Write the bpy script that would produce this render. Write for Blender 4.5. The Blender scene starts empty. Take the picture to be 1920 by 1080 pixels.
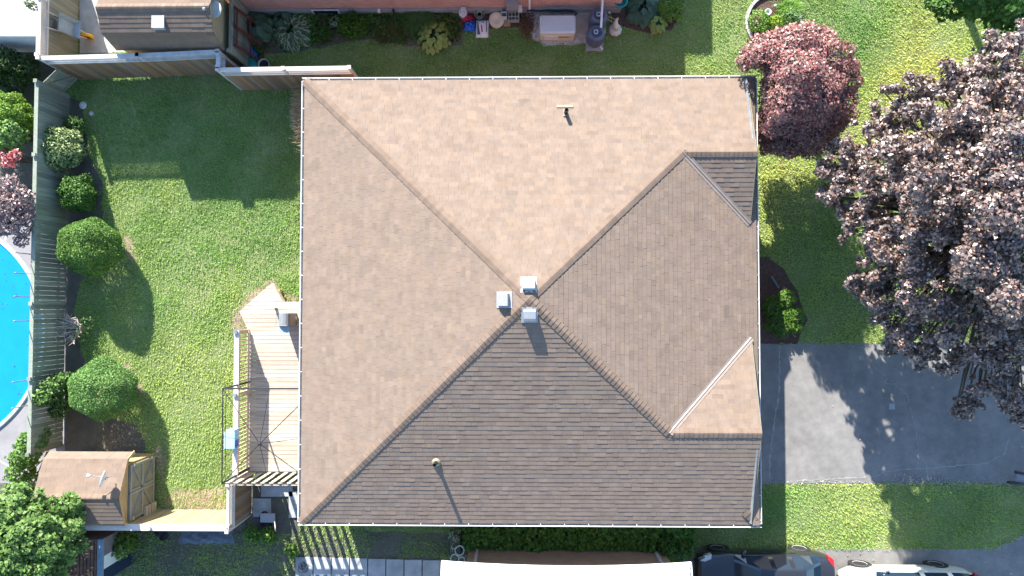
import bpy, math, random
import numpy as np
from mathutils import Vector, Matrix

random.seed(7)
rng = np.random.default_rng(11)
R = math.radians

# ---------------------------------------------------------------- scene, camera, sky, sun
sc = bpy.context.scene
COL = sc.collection
CAM_H = 23.8
F_PX = 1280.0                     # focal length in pixels of a 1920 wide frame (24 mm lens)


def cam_axes():
    n = Vector(((980 - 960) / F_PX, -(579 - 540) / F_PX, -1)).normalized()   # straight down, seen by the slightly tilted drone camera
    wz = -n
    x = (Vector((1, 0, 0)) - wz.x * wz).normalized()
    y = wz.cross(x)
    return Matrix((x, y, wz))


CM = cam_axes()
cam_d = bpy.data.cameras.new('drone_camera')
cam_d.sensor_width = 36
cam_d.lens = 24
cam_d.clip_end = 2000
cam = bpy.data.objects.new('drone_camera', cam_d)
COL.objects.link(cam)
cam.matrix_world = Matrix.Translation((0, 0, CAM_H)) @ CM.to_4x4()
sc.camera = cam


def P(u, v, z=0.0):
    """survey: the place at height z that stands at this spot of the aerial photograph"""
    d = CM @ Vector(((u - 960) / F_PX, -(v - 540) / F_PX, -1))
    t = (z - CAM_H) / d.z
    return Vector((d.x * t, d.y * t, z))


SUN_EL = R(26.8)
SH = Vector((0.325, -0.946, 0)).normalized()          # where shadows fall
world = bpy.data.worlds.new('World')
sc.world = world
world.use_nodes = True
wn = world.node_tree
sky = wn.nodes.new('ShaderNodeTexSky')
sky.sky_type = 'NISHITA'
sky.sun_disc = False
sky.ozone_density = 2.8
sky.dust_density = 0.4
sky.sun_elevation = SUN_EL
sky.sun_rotation = math.atan2(-SH.x, -SH.y)
bg = wn.nodes['Background']
bg.inputs['Strength'].default_value = 0.12
wn.links.new(sky.outputs['Color'], bg.inputs['Color'])
sun_d = bpy.data.lights.new('sun', 'SUN')
sun_d.energy = 5.0
sun_d.angle = R(0.5)
sun_d.color = (1.0, 0.95, 0.875)
sun = bpy.data.objects.new('sun', sun_d)
COL.objects.link(sun)
ray = Vector((SH.x * math.cos(SUN_EL), SH.y * math.cos(SUN_EL), -math.sin(SUN_EL)))
sun.rotation_euler = ray.to_track_quat('-Z', 'Y').to_euler()
sun.location = (-10, 30, 20)
sc.view_settings.view_transform = 'Standard'
sc.view_settings.look = 'None'
sc.view_settings.exposure = 1.68
sc.view_settings.gamma = 1
sc.view_settings.use_curve_mapping = False
sc.render.engine = 'CYCLES'
sc.cycles.max_bounces = 6


# ---------------------------------------------------------------- materials
def mat(name, col, rough=0.75, var=0.22, scale=6.0, stretch=(1, 1, 1), bump=0.0, bscale=60.0,
        metal=0.0, spec=0.4, tint=False, rnd=0.0, col2=None, trans=0.0, rndcol=None, coat=0.0, bdist=0.02):
    m = bpy.data.materials.new(name)
    m.use_nodes = True
    nt = m.node_tree
    N, L = nt.nodes, nt.links
    b = N['Principled BSDF']
    b.inputs['Roughness'].default_value = rough
    b.inputs['Metallic'].default_value = metal
    b.inputs['Specular IOR Level'].default_value = spec
    if coat:
        b.inputs['Coat Weight'].default_value = coat
    tc = N.new('ShaderNodeTexCoord')
    mp = N.new('ShaderNodeMapping')
    mp.inputs['Scale'].default_value = stretch
    L.new(tc.outputs['Object'], mp.inputs['Vector'])
    nz = N.new('ShaderNodeTexNoise')
    nz.inputs['Scale'].default_value = scale
    nz.inputs['Detail'].default_value = 6
    nz.inputs['Roughness'].default_value = 0.65
    L.new(mp.outputs['Vector'], nz.inputs['Vector'])
    rp = N.new('ShaderNodeValToRGB')
    rp.color_ramp.elements[0].position = 0.3
    rp.color_ramp.elements[1].position = 0.7
    a = [c * (1 - var) for c in col]
    c2 = col2 if col2 else [min(1, c * (1 + var)) for c in col]
    rp.color_ramp.elements[0].color = (*a, 1)
    rp.color_ramp.elements[1].color = (*c2, 1)
    L.new(nz.outputs['Fac'], rp.inputs['Fac'])
    out = rp.outputs['Color']

    def mul(o, other):
        mx = N.new('ShaderNodeMix')
        mx.data_type = 'RGBA'
        mx.blend_type = 'MULTIPLY'
        mx.inputs['Factor'].default_value = 1
        L.new(o, mx.inputs['A'])
        L.new(other, mx.inputs['B'])
        return mx.outputs['Result']
    if rnd or rndcol:
        oi = N.new('ShaderNodeObjectInfo')
        if rndcol:
            mx = N.new('ShaderNodeMix')
            mx.data_type = 'RGBA'
            L.new(oi.outputs['Random'], mx.inputs['Factor'])
            L.new(out, mx.inputs['A'])
            mx2 = mul(out, out)
            N.remove(mx2.node)
            rgb = N.new('ShaderNodeRGB')
            rgb.outputs[0].default_value = (*rndcol, 1)
            L.new(rgb.outputs[0], mx.inputs['B'])
            out = mx.outputs['Result']
        if rnd:
            wh = N.new('ShaderNodeTexWhiteNoise')
            wh.noise_dimensions = '1D'
            L.new(oi.outputs['Random'], wh.inputs['W'])
            mr = N.new('ShaderNodeMapRange')
            mr.inputs['To Min'].default_value = 1 - rnd
            mr.inputs['To Max'].default_value = 1 + rnd
            L.new(wh.outputs['Value'], mr.inputs['Value'])
            out = mul(out, mr.outputs['Result'])
    if tint:
        at = N.new('ShaderNodeAttribute')
        at.attribute_name = 'tint'
        out = mul(out, at.outputs['Color'])
    L.new(out, b.inputs['Base Color'])
    if bump:
        n2 = N.new('ShaderNodeTexNoise')
        n2.inputs['Scale'].default_value = bscale
        n2.inputs['Detail'].default_value = 4
        L.new(mp.outputs['Vector'], n2.inputs['Vector'])
        bp = N.new('ShaderNodeBump')
        bp.inputs['Strength'].default_value = bump
        bp.inputs['Distance'].default_value = bdist
        L.new(n2.outputs['Fac'], bp.inputs['Height'])
        L.new(bp.outputs['Normal'], b.inputs['Normal'])
    if trans:
        tr = N.new('ShaderNodeBsdfTranslucent')
        L.new(out, tr.inputs['Color'])
        ms = N.new('ShaderNodeMixShader')
        ms.inputs['Fac'].default_value = trans
        L.new(b.outputs['BSDF'], ms.inputs[1])
        L.new(tr.outputs['BSDF'], ms.inputs[2])
        L.new(ms.outputs['Shader'], N['Material Output'].inputs['Surface'])
    return m


def ground_mat(name, stops, scales, bump=0.5, bscale=30, bdist=0.05, rough=0.95):
    """several noises laid over each other; stops = (position, colour)"""
    m = bpy.data.materials.new(name)
    m.use_nodes = True
    nt = m.node_tree
    N, L = nt.nodes, nt.links
    b = N['Principled BSDF']
    b.inputs['Roughness'].default_value = rough
    b.inputs['Specular IOR Level'].default_value = 0.2
    tc = N.new('ShaderNodeTexCoord')
    tot = None
    for s, w in scales:
        nz = N.new('ShaderNodeTexNoise')
        nz.inputs['Scale'].default_value = s
        nz.inputs['Detail'].default_value = 5
        nz.inputs['Roughness'].default_value = 0.6
        L.new(tc.outputs['Object'], nz.inputs['Vector'])
        ma = N.new('ShaderNodeMath')
        ma.operation = 'MULTIPLY_ADD'
        ma.inputs[1].default_value = w
        L.new(nz.outputs['Fac'], ma.inputs[0])
        if tot is None:
            ma.inputs[2].default_value = 0
        else:
            L.new(tot, ma.inputs[2])
        tot = ma.outputs[0]
    rp = N.new('ShaderNodeValToRGB')
    els = rp.color_ramp.elements
    while len(els) < len(stops):
        els.new(0.5)
    for e, (p, c) in zip(els, stops):
        e.position = p
        e.color = (*c, 1)
    L.new(tot, rp.inputs['Fac'])
    L.new(rp.outputs['Color'], b.inputs['Base Color'])
    n2 = N.new('ShaderNodeTexNoise')
    n2.inputs['Scale'].default_value = bscale
    n2.inputs['Detail'].default_value = 5
    L.new(tc.outputs['Object'], n2.inputs['Vector'])
    bp = N.new('ShaderNodeBump')
    bp.inputs['Strength'].default_value = bump
    bp.inputs['Distance'].default_value = bdist
    L.new(n2.outputs['Fac'], bp.inputs['Height'])
    L.new(bp.outputs['Normal'], b.inputs['Normal'])
    return m


def brick_mat(name, c1, c2, mortar, rot):
    m = bpy.data.materials.new(name)
    m.use_nodes = True
    nt = m.node_tree
    N, L = nt.nodes, nt.links
    b = N['Principled BSDF']
    b.inputs['Roughness'].default_value = 0.9
    tc = N.new('ShaderNodeTexCoord')
    mp = N.new('ShaderNodeMapping')
    mp.inputs['Rotation'].default_value = rot
    L.new(tc.outputs['Object'], mp.inputs['Vector'])
    br = N.new('ShaderNodeTexBrick')
    br.inputs['Color1'].default_value = (*c1, 1)
    br.inputs['Color2'].default_value = (*c2, 1)
    br.inputs['Mortar'].default_value = (*mortar, 1)
    br.inputs['Scale'].default_value = 1
    br.inputs['Mortar Size'].default_value = 0.006
    br.inputs['Brick Width'].default_value = 0.21
    br.inputs['Row Height'].default_value = 0.075
    L.new(mp.outputs['Vector'], br.inputs['Vector'])
    L.new(br.outputs['Color'], b.inputs['Base Color'])
    bp = N.new('ShaderNodeBump')
    bp.inputs['Strength'].default_value = 0.6
    bp.inputs['Distance'].default_value = 0.01
    bp.invert = True
    L.new(br.outputs['Fac'], bp.inputs['Height'])
    L.new(bp.outputs['Normal'], b.inputs['Normal'])
    return m


M = {}
M['shingle'] = mat('asphalt_shingle', (0.219, 0.165, 0.128), 0.95, 0.13, 3.0, bump=0.35, bscale=220, tint=True, spec=0.2, bdist=0.004)
M['cap'] = mat('ridge_cap_shingle', (0.200, 0.146, 0.110), 0.95, 0.12, 4.0, bump=0.3, bscale=200, rnd=0.10, spec=0.2, bdist=0.004)
M['deck_roof'] = mat('roof_underlay', (0.07, 0.05, 0.045), 0.95)
M['flash'] = mat('valley_metal', (0.26, 0.21, 0.175), 0.45, 0.1, 5, spec=0.5)
M['white'] = mat('white_paint', (0.78, 0.77, 0.74), 0.5, 0.06, 3)
M['gutter'] = mat('gutter_inside', (0.20, 0.22, 0.23), 0.6, 0.25, 4)
M['pale_metal'] = mat('galvanised_metal', (0.40, 0.41, 0.43), 0.4, 0.12, 8, metal=0.3)
M['grey_plastic'] = mat('grey_plastic', (0.30, 0.30, 0.31), 0.55, 0.1, 8)
M['black'] = mat('black_metal', (0.025, 0.025, 0.028), 0.45, 0.2, 8)
M['pipe'] = mat('black_pipe', (0.02, 0.018, 0.016), 0.6, 0.2, 8)
M['lead'] = mat('lead_flashing', (0.22, 0.20, 0.14), 0.6, 0.2, 8)
M['house_brick'] = brick_mat('house_brick', (0.26, 0.10, 0.07), (0.32, 0.14, 0.1), (0.3, 0.27, 0.25), (R(90), 0, 0))
M['nb_brick'] = brick_mat('neighbour_red_brick', (0.56, 0.24, 0.175), (0.66, 0.34, 0.26), (0.62, 0.53, 0.48), (R(90), 0, 0))
M['tan_brick'] = brick_mat('neighbour_tan_brick', (0.50, 0.34, 0.21), (0.60, 0.41, 0.26), (0.50, 0.41, 0.31), (R(90), 0, 0))
M['found'] = mat('foundation_concrete', (0.30, 0.31, 0.31), 0.9, 0.2, 3, bump=0.2, bscale=20)
M['wood_new'] = mat('sunlit_fence_wood', (0.44, 0.30, 0.16), 0.8, 0.3, 3, stretch=(8, 8, 0.5), bump=0.2, bscale=30, rnd=0.16, rndcol=(0.36, 0.25, 0.15))
M['wood_rust'] = mat('weathered_fence_wood', (0.19, 0.155, 0.12), 0.85, 0.35, 3, stretch=(9, 9, 0.5), bump=0.3, bscale=30, rnd=0.3, rndcol=(0.30, 0.165, 0.075))
M['wood_grey'] = mat('grey_fence_wood', (0.23, 0.225, 0.175), 0.85, 0.25, 3, stretch=(9, 9, 0.5), bump=0.3, bscale=30, rnd=0.14)
M['wood_green'] = mat('green_grey_fence_wood', (0.25, 0.275, 0.215), 0.85, 0.3, 3, stretch=(9, 9, 0.5), bump=0.3, bscale=30, rnd=0.26)
M['cap_rail'] = mat('bleached_cap_rail', (0.62, 0.56, 0.50), 0.8, 0.12, 3, stretch=(1, 6, 6), bump=0.15, rnd=0.06)
M['cap_blue'] = mat('silvered_cap_rail', (0.50, 0.50, 0.50), 0.8, 0.2, 4, bump=0.15, rnd=0.1)
M['deck'] = mat('deck_board_wood', (0.47, 0.405, 0.32), 0.75, 0.22, 2, stretch=(0.6, 8, 8), bump=0.2, bscale=25, rnd=0.16)
M['rail_wood'] = mat('deck_rail_wood', (0.56, 0.45, 0.31), 0.75, 0.15, 3, rnd=0.1)
M['shed_front'] = mat('shed_front_wood', (0.42, 0.29, 0.14), 0.8, 0.3, 2.5, stretch=(6, 1, 8), bump=0.2, rnd=0.15, rndcol=(0.50, 0.31, 0.12))
M['shed_door'] = mat('shed_door_wood', (0.24, 0.225, 0.165), 0.8, 0.2, 3, bump=0.2, rnd=0.08)
M['shed_door_trim'] = mat('shed_door_brace', (0.30, 0.29, 0.25), 0.8, 0.15, 3, rnd=0.05)
M['tan_siding'] = mat('tan_siding', (0.42, 0.36, 0.21), 0.8, 0.1, 3)
M['red_wood'] = mat('dark_red_painted_wood', (0.12, 0.04, 0.035), 0.7, 0.3, 8)
M['concrete'] = mat('concrete', (0.46, 0.45, 0.41), 0.9, 0.22, 2.2, bump=0.25, bscale=25)
M['slab'] = mat('path_slab', (0.36, 0.37, 0.37), 0.9, 0.25, 2.5, bump=0.25, bscale=20, rnd=0.12)
M['pool_deck'] = mat('pool_deck_concrete', (0.27, 0.26, 0.265), 0.9, 0.16, 1.5, bump=0.2, bscale=18)
M['pool'] = mat('blue_pool_cover', (0.008, 0.26, 0.62), 0.35, 0.07, 1.5, bump=0.1, bscale=6, spec=0.3)
M['water_edge'] = mat('pool_coping', (0.55, 0.66, 0.72), 0.5, 0.1, 4)
M['stone'] = mat('pale_stone', (0.64, 0.62, 0.57), 0.85, 0.2, 9, bump=0.4, bscale=15)
M['bluebarrel'] = mat('bright_blue_plastic', (0.02, 0.13, 0.55), 0.35, 0.1, 6)
M['palebluep'] = mat('pale_blue_plastic', (0.33, 0.58, 0.72), 0.35, 0.1, 6)
M['teal'] = mat('teal_plastic', (0.02, 0.30, 0.27), 0.4, 0.1, 6)
M['navy'] = mat('navy_siding', (0.02, 0.035, 0.07), 0.5, 0.2, 6)
M['yellow'] = mat('yellow_rubber', (0.70, 0.36, 0.02), 0.5, 0.1, 6)
M['tray'] = mat('blue_grey_tray', (0.30, 0.38, 0.44), 0.5, 0.12, 6)
M['barrel'] = mat('slate_blue_barrel', (0.10, 0.125, 0.19), 0.35, 0.15, 8)
M['cream'] = mat('cream_plastic', (0.68, 0.58, 0.42), 0.5, 0.05, 5)
M['offwhite'] = mat('off_white_plastic', (0.60, 0.635, 0.635), 0.45, 0.05, 5)
M['red'] = mat('red_plastic', (0.45, 0.02, 0.05), 0.35, 0.25, 18)
M['bluebag'] = mat('blue_bag_plastic', (0.02, 0.12, 0.50), 0.3, 0.4, 14)
M['pinkprint'] = mat('pink_print', (0.60, 0.10, 0.22), 0.6, 0.2, 8)
M['greyprint'] = mat('dark_grey_print', (0.10, 0.12, 0.14), 0.6, 0.2, 8)
M['green_in'] = mat('green_pot_inside', (0.12, 0.25, 0.05), 0.6, 0.2, 8)
M['cinder'] = mat('cinder_block_concrete', (0.36, 0.35, 0.31), 0.95, 0.2, 14, bump=0.4, bscale=40)
M['tanbrick'] = mat('tan_paver', (0.40, 0.28, 0.16), 0.9, 0.2, 10)
M['hole'] = mat('dark_hollow', (0.02, 0.02, 0.02), 0.9)
M['tyre'] = mat('tyre_rubber', (0.02, 0.02, 0.02), 0.8)
M['alloy'] = mat('alloy_wheel', (0.62, 0.63, 0.64), 0.35, 0.1, 6)
M['car_dark'] = mat('dark_charcoal_car_paint', (0.022, 0.024, 0.030), 0.22, 0.03, 2, spec=0.6, coat=0.7)
M['car_silver'] = mat('pale_silver_car_paint', (0.56, 0.57, 0.56), 0.28, 0.03, 2, spec=0.6, coat=0.6, metal=0.2)
M['glass'] = mat('tinted_car_glass', (0.015, 0.03, 0.05), 0.06, 0.05, 2, spec=0.8)
M['lamp_red'] = mat('red_lamp_lens', (0.55, 0.02, 0.03), 0.15, 0.1, 6)
M['lamp_clear'] = mat('clear_lamp_lens', (0.65, 0.68, 0.70), 0.1, 0.1, 6)
M['bark'] = mat('tree_bark', (0.12, 0.09, 0.07), 0.95, 0.35, 6, stretch=(4, 4, 0.7), bump=0.6, bscale=12)
M['twig'] = mat('pale_twig', (0.62, 0.50, 0.42), 0.9, 0.2, 8)
M['mauve'] = mat('mauve_siding', (0.20, 0.155, 0.16), 0.8, 0.15, 4)
M['rust'] = mat('rusty_roof_sheet', (0.12, 0.06, 0.04), 0.7, 0.5, 5)
M['beam_blue'] = mat('blue_grey_gutter', (0.16, 0.24, 0.31), 0.5, 0.2, 6)
M['white_roof'] = mat('white_roof_sheet', (0.80, 0.79, 0.76), 0.5, 0.03, 1.2)
M['leaf'] = mat('leaf_green', (0.10, 0.165, 0.045), 0.55, 0.15, 3, tint=True, trans=0.25, spec=0.35)
M['leaf_purple'] = mat('leaf_purple_maple', (0.128, 0.092, 0.083), 0.44, 0.25, 2, tint=True, trans=0.1, spec=1.0, coat=0.6)
M['leaf_red'] = mat('leaf_red_maple', (0.28, 0.155, 0.135), 0.45, 0.2, 2, tint=True, trans=0.2, spec=0.7)
M['hosta'] = mat('hosta_leaf', (0.045, 0.10, 0.055), 0.5, 0.15, 9, rnd=0.2, spec=0.4)
M['hosta_lime'] = mat('lime_hosta_leaf', (0.20, 0.26, 0.05), 0.5, 0.15, 9, rnd=0.2, spec=0.4)
M['hosta_edge'] = mat('cream_leaf_edge', (0.30, 0.36, 0.20), 0.5, 0.1, 9)
M['grassblade'] = mat('grass_blade', (0.34, 0.46, 0.175), 0.7, 0.15, 0.6, tint=True, trans=0.3, spec=0.2)
M['debris'] = mat('fallen_leaf', (0.40, 0.28, 0.16), 0.8, 0.3, 9, tint=True)
M['plume'] = mat('dry_grass_plume', (0.50, 0.38, 0.22), 0.9, 0.2, 9, tint=True, trans=0.2)
M['lawn'] = ground_mat('lawn', [(0.30, (0.08, 0.13, 0.045)), (0.46, (0.17, 0.225, 0.085)), (0.58, (0.25, 0.275, 0.12)), (0.72, (0.36, 0.32, 0.18))],
                       [(0.22, 0.45), (1.3, 0.3), (9, 0.25)], bump=0.7, bscale=22, bdist=0.05)
M['soil'] = ground_mat('garden_soil', [(0.3, (0.06, 0.066, 0.05)), (0.5, (0.125, 0.12, 0.095)), (0.7, (0.22, 0.19, 0.15))], [(0.6, 0.4), (4, 0.3), (18, 0.3)], bump=0.8, bscale=30)
M['dirt'] = ground_mat('bare_dirt', [(0.3, (0.16, 0.125, 0.085)), (0.5, (0.30, 0.235, 0.165)), (0.7, (0.38, 0.31, 0.23))], [(1, 0.4), (5, 0.3), (20, 0.3)], bump=0.6, bscale=30)
M['mulch'] = ground_mat('red_brown_mulch', [(0.3, (0.055, 0.035, 0.03)), (0.5, (0.125, 0.075, 0.06)), (0.7, (0.20, 0.13, 0.11))], [(1, 0.2), (8, 0.4), (30, 0.4)], bump=0.9, bscale=40)
M['gravel'] = ground_mat('pale_gravel', [(0.3, (0.20, 0.19, 0.17)), (0.5, (0.48, 0.46, 0.43)), (0.7, (0.72, 0.70, 0.66))], [(14, 0.5), (38, 0.5)], bump=1.0, bscale=45)
M['asphalt'] = ground_mat('asphalt', [(0.3, (0.12, 0.116, 0.11)), (0.47, (0.195, 0.188, 0.178)), (0.56, (0.235, 0.226, 0.212)), (0.72, (0.31, 0.295, 0.275))], [(0.7, 0.45), (3.2, 0.35), (50, 0.25)], bump=0.35, bscale=120, bdist=0.01, rough=0.85)
M['crack'] = mat('crack_filler', (0.30, 0.30, 0.28), 0.9, 0.4, 9)


# ---------------------------------------------------------------- helpers
class MB:
    """collects shapes; build() links them as one mesh object"""

    def __init__(s):
        s.v, s.f = [], []

    def add(s, vs, fs):
        o = len(s.v)
        s.v += [tuple(v) for v in vs]
        s.f += [tuple(i + o for i in f) for f in fs]
        return s

    def box(s, c, size, rz=0.0, rot=None):
        x, y, z = (d / 2 for d in size)
        m = rot if rot is not None else Matrix.Rotation(rz, 3, 'Z')
        c = Vector(c)
        vs = [c + m @ Vector((a * x, b * y, d * z)) for a in (-1, 1) for b in (-1, 1) for d in (-1, 1)]
        return s.add(vs, [(0, 1, 3, 2), (4, 6, 7, 5), (0, 4, 5, 1), (2, 3, 7, 6), (0, 2, 6, 4), (1, 5, 7, 3)])

    def beam(s, p0, p1, w, h, up=(0, 0, 1)):
        p0, p1 = Vector(p0), Vector(p1)
        d = (p1 - p0)
        if d.length < 1e-6:
            return s
        dn = d.normalized()
        up = Vector(up)
        if abs(dn.dot(up)) > 0.99:
            up = Vector((1, 0, 0)) if abs(dn.x) < 0.9 else Vector((0, 1, 0))
        sd = dn.cross(up).normalized()
        un = sd.cross(dn)
        vs = [p + sd * a * w / 2 + un * b * h / 2 for p in (p0, p1) for a, b in ((-1, -1), (1, -1), (1, 1), (-1, 1))]
        return s.add(vs, [(0, 1, 2, 3), (7, 6, 5, 4), (0, 4, 5, 1), (1, 5, 6, 2), (2, 6, 7, 3), (3, 7, 4, 0)])

    def tube(s, pts, rad, n=8, cap=True):
        pts = [Vector(p) for p in pts]
        rs = rad if isinstance(rad, (list, tuple)) else [rad] * len(pts)
        vs, fs = [], []
        prev = None
        for i, p in enumerate(pts):
            d = (pts[min(i + 1, len(pts) - 1)] - pts[max(i - 1, 0)]).normalized()
            if prev is None:
                a = d.cross(Vector((0, 0, 1)))
                if a.length < 0.1:
                    a = d.cross(Vector((1, 0, 0)))
                a.normalize()
            else:
                a = (prev - d * prev.dot(d)).normalized()
            prev = a
            b = d.cross(a)
            for k in range(n):
                t = 2 * math.pi * k / n
                vs.append(p + (a * math.cos(t) + b * math.sin(t)) * rs[i])
        for i in range(len(pts) - 1):
            for k in range(n):
                k2 = (k + 1) % n
                fs.append((i * n + k, i * n + k2, (i + 1) * n + k2, (i + 1) * n + k))
        if cap:
            fs.append(tuple(range(n - 1, -1, -1)))
            fs.append(tuple((len(pts) - 1) * n + k for k in range(n)))
        return s.add(vs, fs)

    def lathe(s, prof, c=(0, 0, 0), n=20, rot=None):
        c = Vector(c)
        vs, fs = [], []
        for r, z in prof:
            for k in range(n):
                t = 2 * math.pi * k / n
                q = Vector((r * math.cos(t), r * math.sin(t), z))
                vs.append(c + (rot @ q if rot is not None else q))
        for i in range(len(prof) - 1):
            for k in range(n):
                k2 = (k + 1) % n
                fs.append((i * n + k, i * n + k2, (i + 1) * n + k2, (i + 1) * n + k))
        ring = abs(prof[0][0] - prof[-1][0]) + abs(prof[0][1] - prof[-1][1]) < 1e-6
        flat = len(prof) == 2 and abs(prof[0][1] - prof[1][1]) < 1e-6
        if prof[0][0] > 1e-4 and not ring and not flat:
            fs.append(tuple(range(n - 1, -1, -1)))
        if prof[-1][0] > 1e-4 and not ring and not flat:
            fs.append(tuple((len(prof) - 1) * n + k for k in range(n)))
        return s.add(vs, fs)

    def prism(s, poly, z0, z1):
        n = len(poly)
        vs = [(p[0], p[1], z0) for p in poly] + [(p[0], p[1], z1) for p in poly]
        fs = [tuple(range(n - 1, -1, -1)), tuple(range(n, 2 * n))]
        fs += [(i, (i + 1) % n, n + (i + 1) % n, n + i) for i in range(n)]
        return s.add(vs, fs)

    def build(s, name, m, parent=None, smooth=False):
        return obj(name, s.v, s.f, m, parent, smooth)


def wloc(o):
    v = Vector((0, 0, 0))
    while o is not None:
        v += o.location
        o = o.parent
    return v


def obj(name, v, f, m, parent=None, smooth=False, tints=None):
    me = bpy.data.meshes.new(name)
    if parent is not None:
        w = wloc(parent)
        v = [(p[0] - w.x, p[1] - w.y, p[2] - w.z) for p in v]
    me.from_pydata([tuple(p) for p in v], [], f)
    me.materials.append(m)
    if smooth:
        me.polygons.foreach_set('use_smooth', [True] * len(me.polygons))
    if tints is not None:
        at = me.attributes.new('tint', 'FLOAT_COLOR', 'FACE')
        at.data.foreach_set('color', np.asarray(tints, dtype=np.float32).ravel())
    me.update()
    o = bpy.data.objects.new(name, me)
    COL.objects.link(o)
    if parent is not None:
        o.parent = parent
    return o


def link(name, me, parent, loc=(0, 0, 0), rot=(0, 0, 0), scale=(1, 1, 1)):
    o = bpy.data.objects.new(name, me)
    COL.objects.link(o)
    o.parent = parent
    o.location, o.rotation_euler, o.scale = loc, rot, scale
    return o


def tag(o, label=None, cat=None, group=None, kind=None):
    for k, x in (('label', label), ('category', cat), ('group', group), ('kind', kind)):
        if x:
            o[k] = x
    return o


def thing(name, loc, label, cat, group=None, rz=0.0):
    o = bpy.data.objects.new(name, None)
    COL.objects.link(o)
    o.empty_display_size = 0.2
    o.location = loc
    o.rotation_euler = (0, 0, rz)
    return tag(o, label, cat, group)


def structure(o):
    o['kind'] = 'structure'
    return o


def stuff(o):
    o['kind'] = 'stuff'
    return o


def children(o):
    return [c for c in bpy.data.objects if c.parent == o]


def fast_quads(name, V, m, parent=None, tints=None):
    """V: (n,4,3) array of quads in world space"""
    n = V.shape[0]
    me = bpy.data.meshes.new(name)
    W = V.reshape(-1, 3).astype(np.float32).copy()
    if parent is not None:
        w = wloc(parent)
        W -= np.array([w.x, w.y, w.z], dtype=np.float32)
    me.vertices.add(4 * n)
    me.vertices.foreach_set('co', W.ravel())
    me.loops.add(4 * n)
    me.loops.foreach_set('vertex_index', np.arange(4 * n, dtype=np.int32))
    me.polygons.add(n)
    me.polygons.foreach_set('loop_start', np.arange(0, 4 * n, 4, dtype=np.int32))
    me.materials.append(m)
    if tints is not None:
        at = me.attributes.new('tint', 'FLOAT_COLOR', 'FACE')
        T = np.ones((n, 4), dtype=np.float32)
        T[:, :3] = tints
        at.data.foreach_set('color', T.ravel())
    me.update(calc_edges=True)
    me.validate()
    o = bpy.data.objects.new(name, me)
    COL.objects.link(o)
    if parent is not None:
        o.parent = parent
    return o


def unit(a):
    return a / np.maximum(np.linalg.norm(a, axis=-1, keepdims=True), 1e-9)


def leaf_quads(C, Nn, size, aspect=0.6, fold=0.12):
    """kite shaped leaves at C facing Nn"""
    n = len(C)
    a = unit(np.cross(Nn, unit(rng.normal(size=(n, 3)))))
    b = np.cross(Nn, a)
    s = np.asarray(size).reshape(-1, 1)
    tip = C + a * s * 0.5 - Nn * s * fold
    base = C - a * s * 0.5 - Nn * s * fold * 0.5
    l = C + b * s * aspect * 0.5 + Nn * s * fold * 0.5
    r = C - b * s * aspect * 0.5 + Nn * s * fold * 0.5
    return np.stack([base, r, tip, l], axis=1)


def blob_leaves(blobs, dens, size, up=0.5, rand=0.7, inner=0.72, aspect=0.6, low=-0.75, sizevar=0.35, bump=1.0):
    """leaves spread through the outer part of ellipsoid clumps"""
    Vs = []
    for (x, y, z, rx, ry, rz) in blobs:
        area = 4 * math.pi * ((rx * ry) ** 1.6 / 3 + (rx * rz) ** 1.6 / 3 + (ry * rz) ** 1.6 / 3) ** (1 / 1.6)
        n = max(8, int(dens * area))
        d = unit(rng.normal(size=(n, 3)))
        d = d[d[:, 2] > low]
        n = len(d)
        rr = inner + (1.04 - inner) * rng.random((n, 1)) ** 0.6
        lump = 1 + bump * (0.10 * np.sin(d[:, :1] * 7 + x * 3) + 0.10 * np.sin(d[:, 1:2] * 8 + y * 5) + 0.07 * np.sin(d[:, 2:] * 9 + z))
        C = np.array([x, y, z]) + d * np.array([rx, ry, rz]) * rr * lump
        nn = unit(d * 0.8 + np.array([0, 0, up]) + rng.normal(size=(n, 3)) * rand)
        s = size * (1 - sizevar + 2 * sizevar * rng.random(n))
        Vs.append(leaf_quads(C, nn, s, aspect))
    return np.concatenate(Vs)


def tints(n, var=0.25, a=(1, 1, 1), b=None, frac=0.3):
    t = np.ones((n, 3)) * np.array(a)
    if b is not None:
        k = rng.random(n) < frac
        t[k] = np.array(b)
    return t * (1 - var + 2 * var * rng.random((n, 1)))


def shrub(name, blobs, label, cat, leaf_mat, dens=900, size=0.05, stem=True, group=None, tv=(0.3, (1, 1, 1), None, 0.3), **kw):
    c = blobs[0]
    t = thing(name, (c[0], c[1], 0), label, cat, group)
    V = blob_leaves(blobs, dens, size, **kw)
    fo = fast_quads('foliage', V, leaf_mat, t, tints(len(V), *tv))
    if stem:
        mb = MB()
        for (x, y, z, rx, ry, rz) in blobs:
            for k in range(4):
                a = random.uniform(0, 6.28)
                mb.tube([(c[0] + 0.05 * math.cos(a), c[1] + 0.05 * math.sin(a), 0), ((c[0] + x) / 2 + 0.05, (c[1] + y) / 2, z * 0.5),
                         (x + math.cos(a) * rx * 0.7, y + math.sin(a) * ry * 0.7, z + rz * 0.3)], [0.03, 0.02, 0.008], 6)
        mb.build('stem', M['bark'], t)
    return t


def clip_halfplane(poly, axis, val, keep_greater):
    out = []
    n = len(poly)
    for i in range(n):
        a, b = poly[i], poly[(i + 1) % n]
        ia = a[axis] >= val if keep_greater else a[axis] <= val
        ib = b[axis] >= val if keep_greater else b[axis] <= val
        if ia:
            out.append(a)
        if ia != ib:
            t = (val - a[axis]) / (b[axis] - a[axis])
            out.append((a[0] + (b[0] - a[0]) * t, a[1] + (b[1] - a[1]) * t))
    return out


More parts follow.
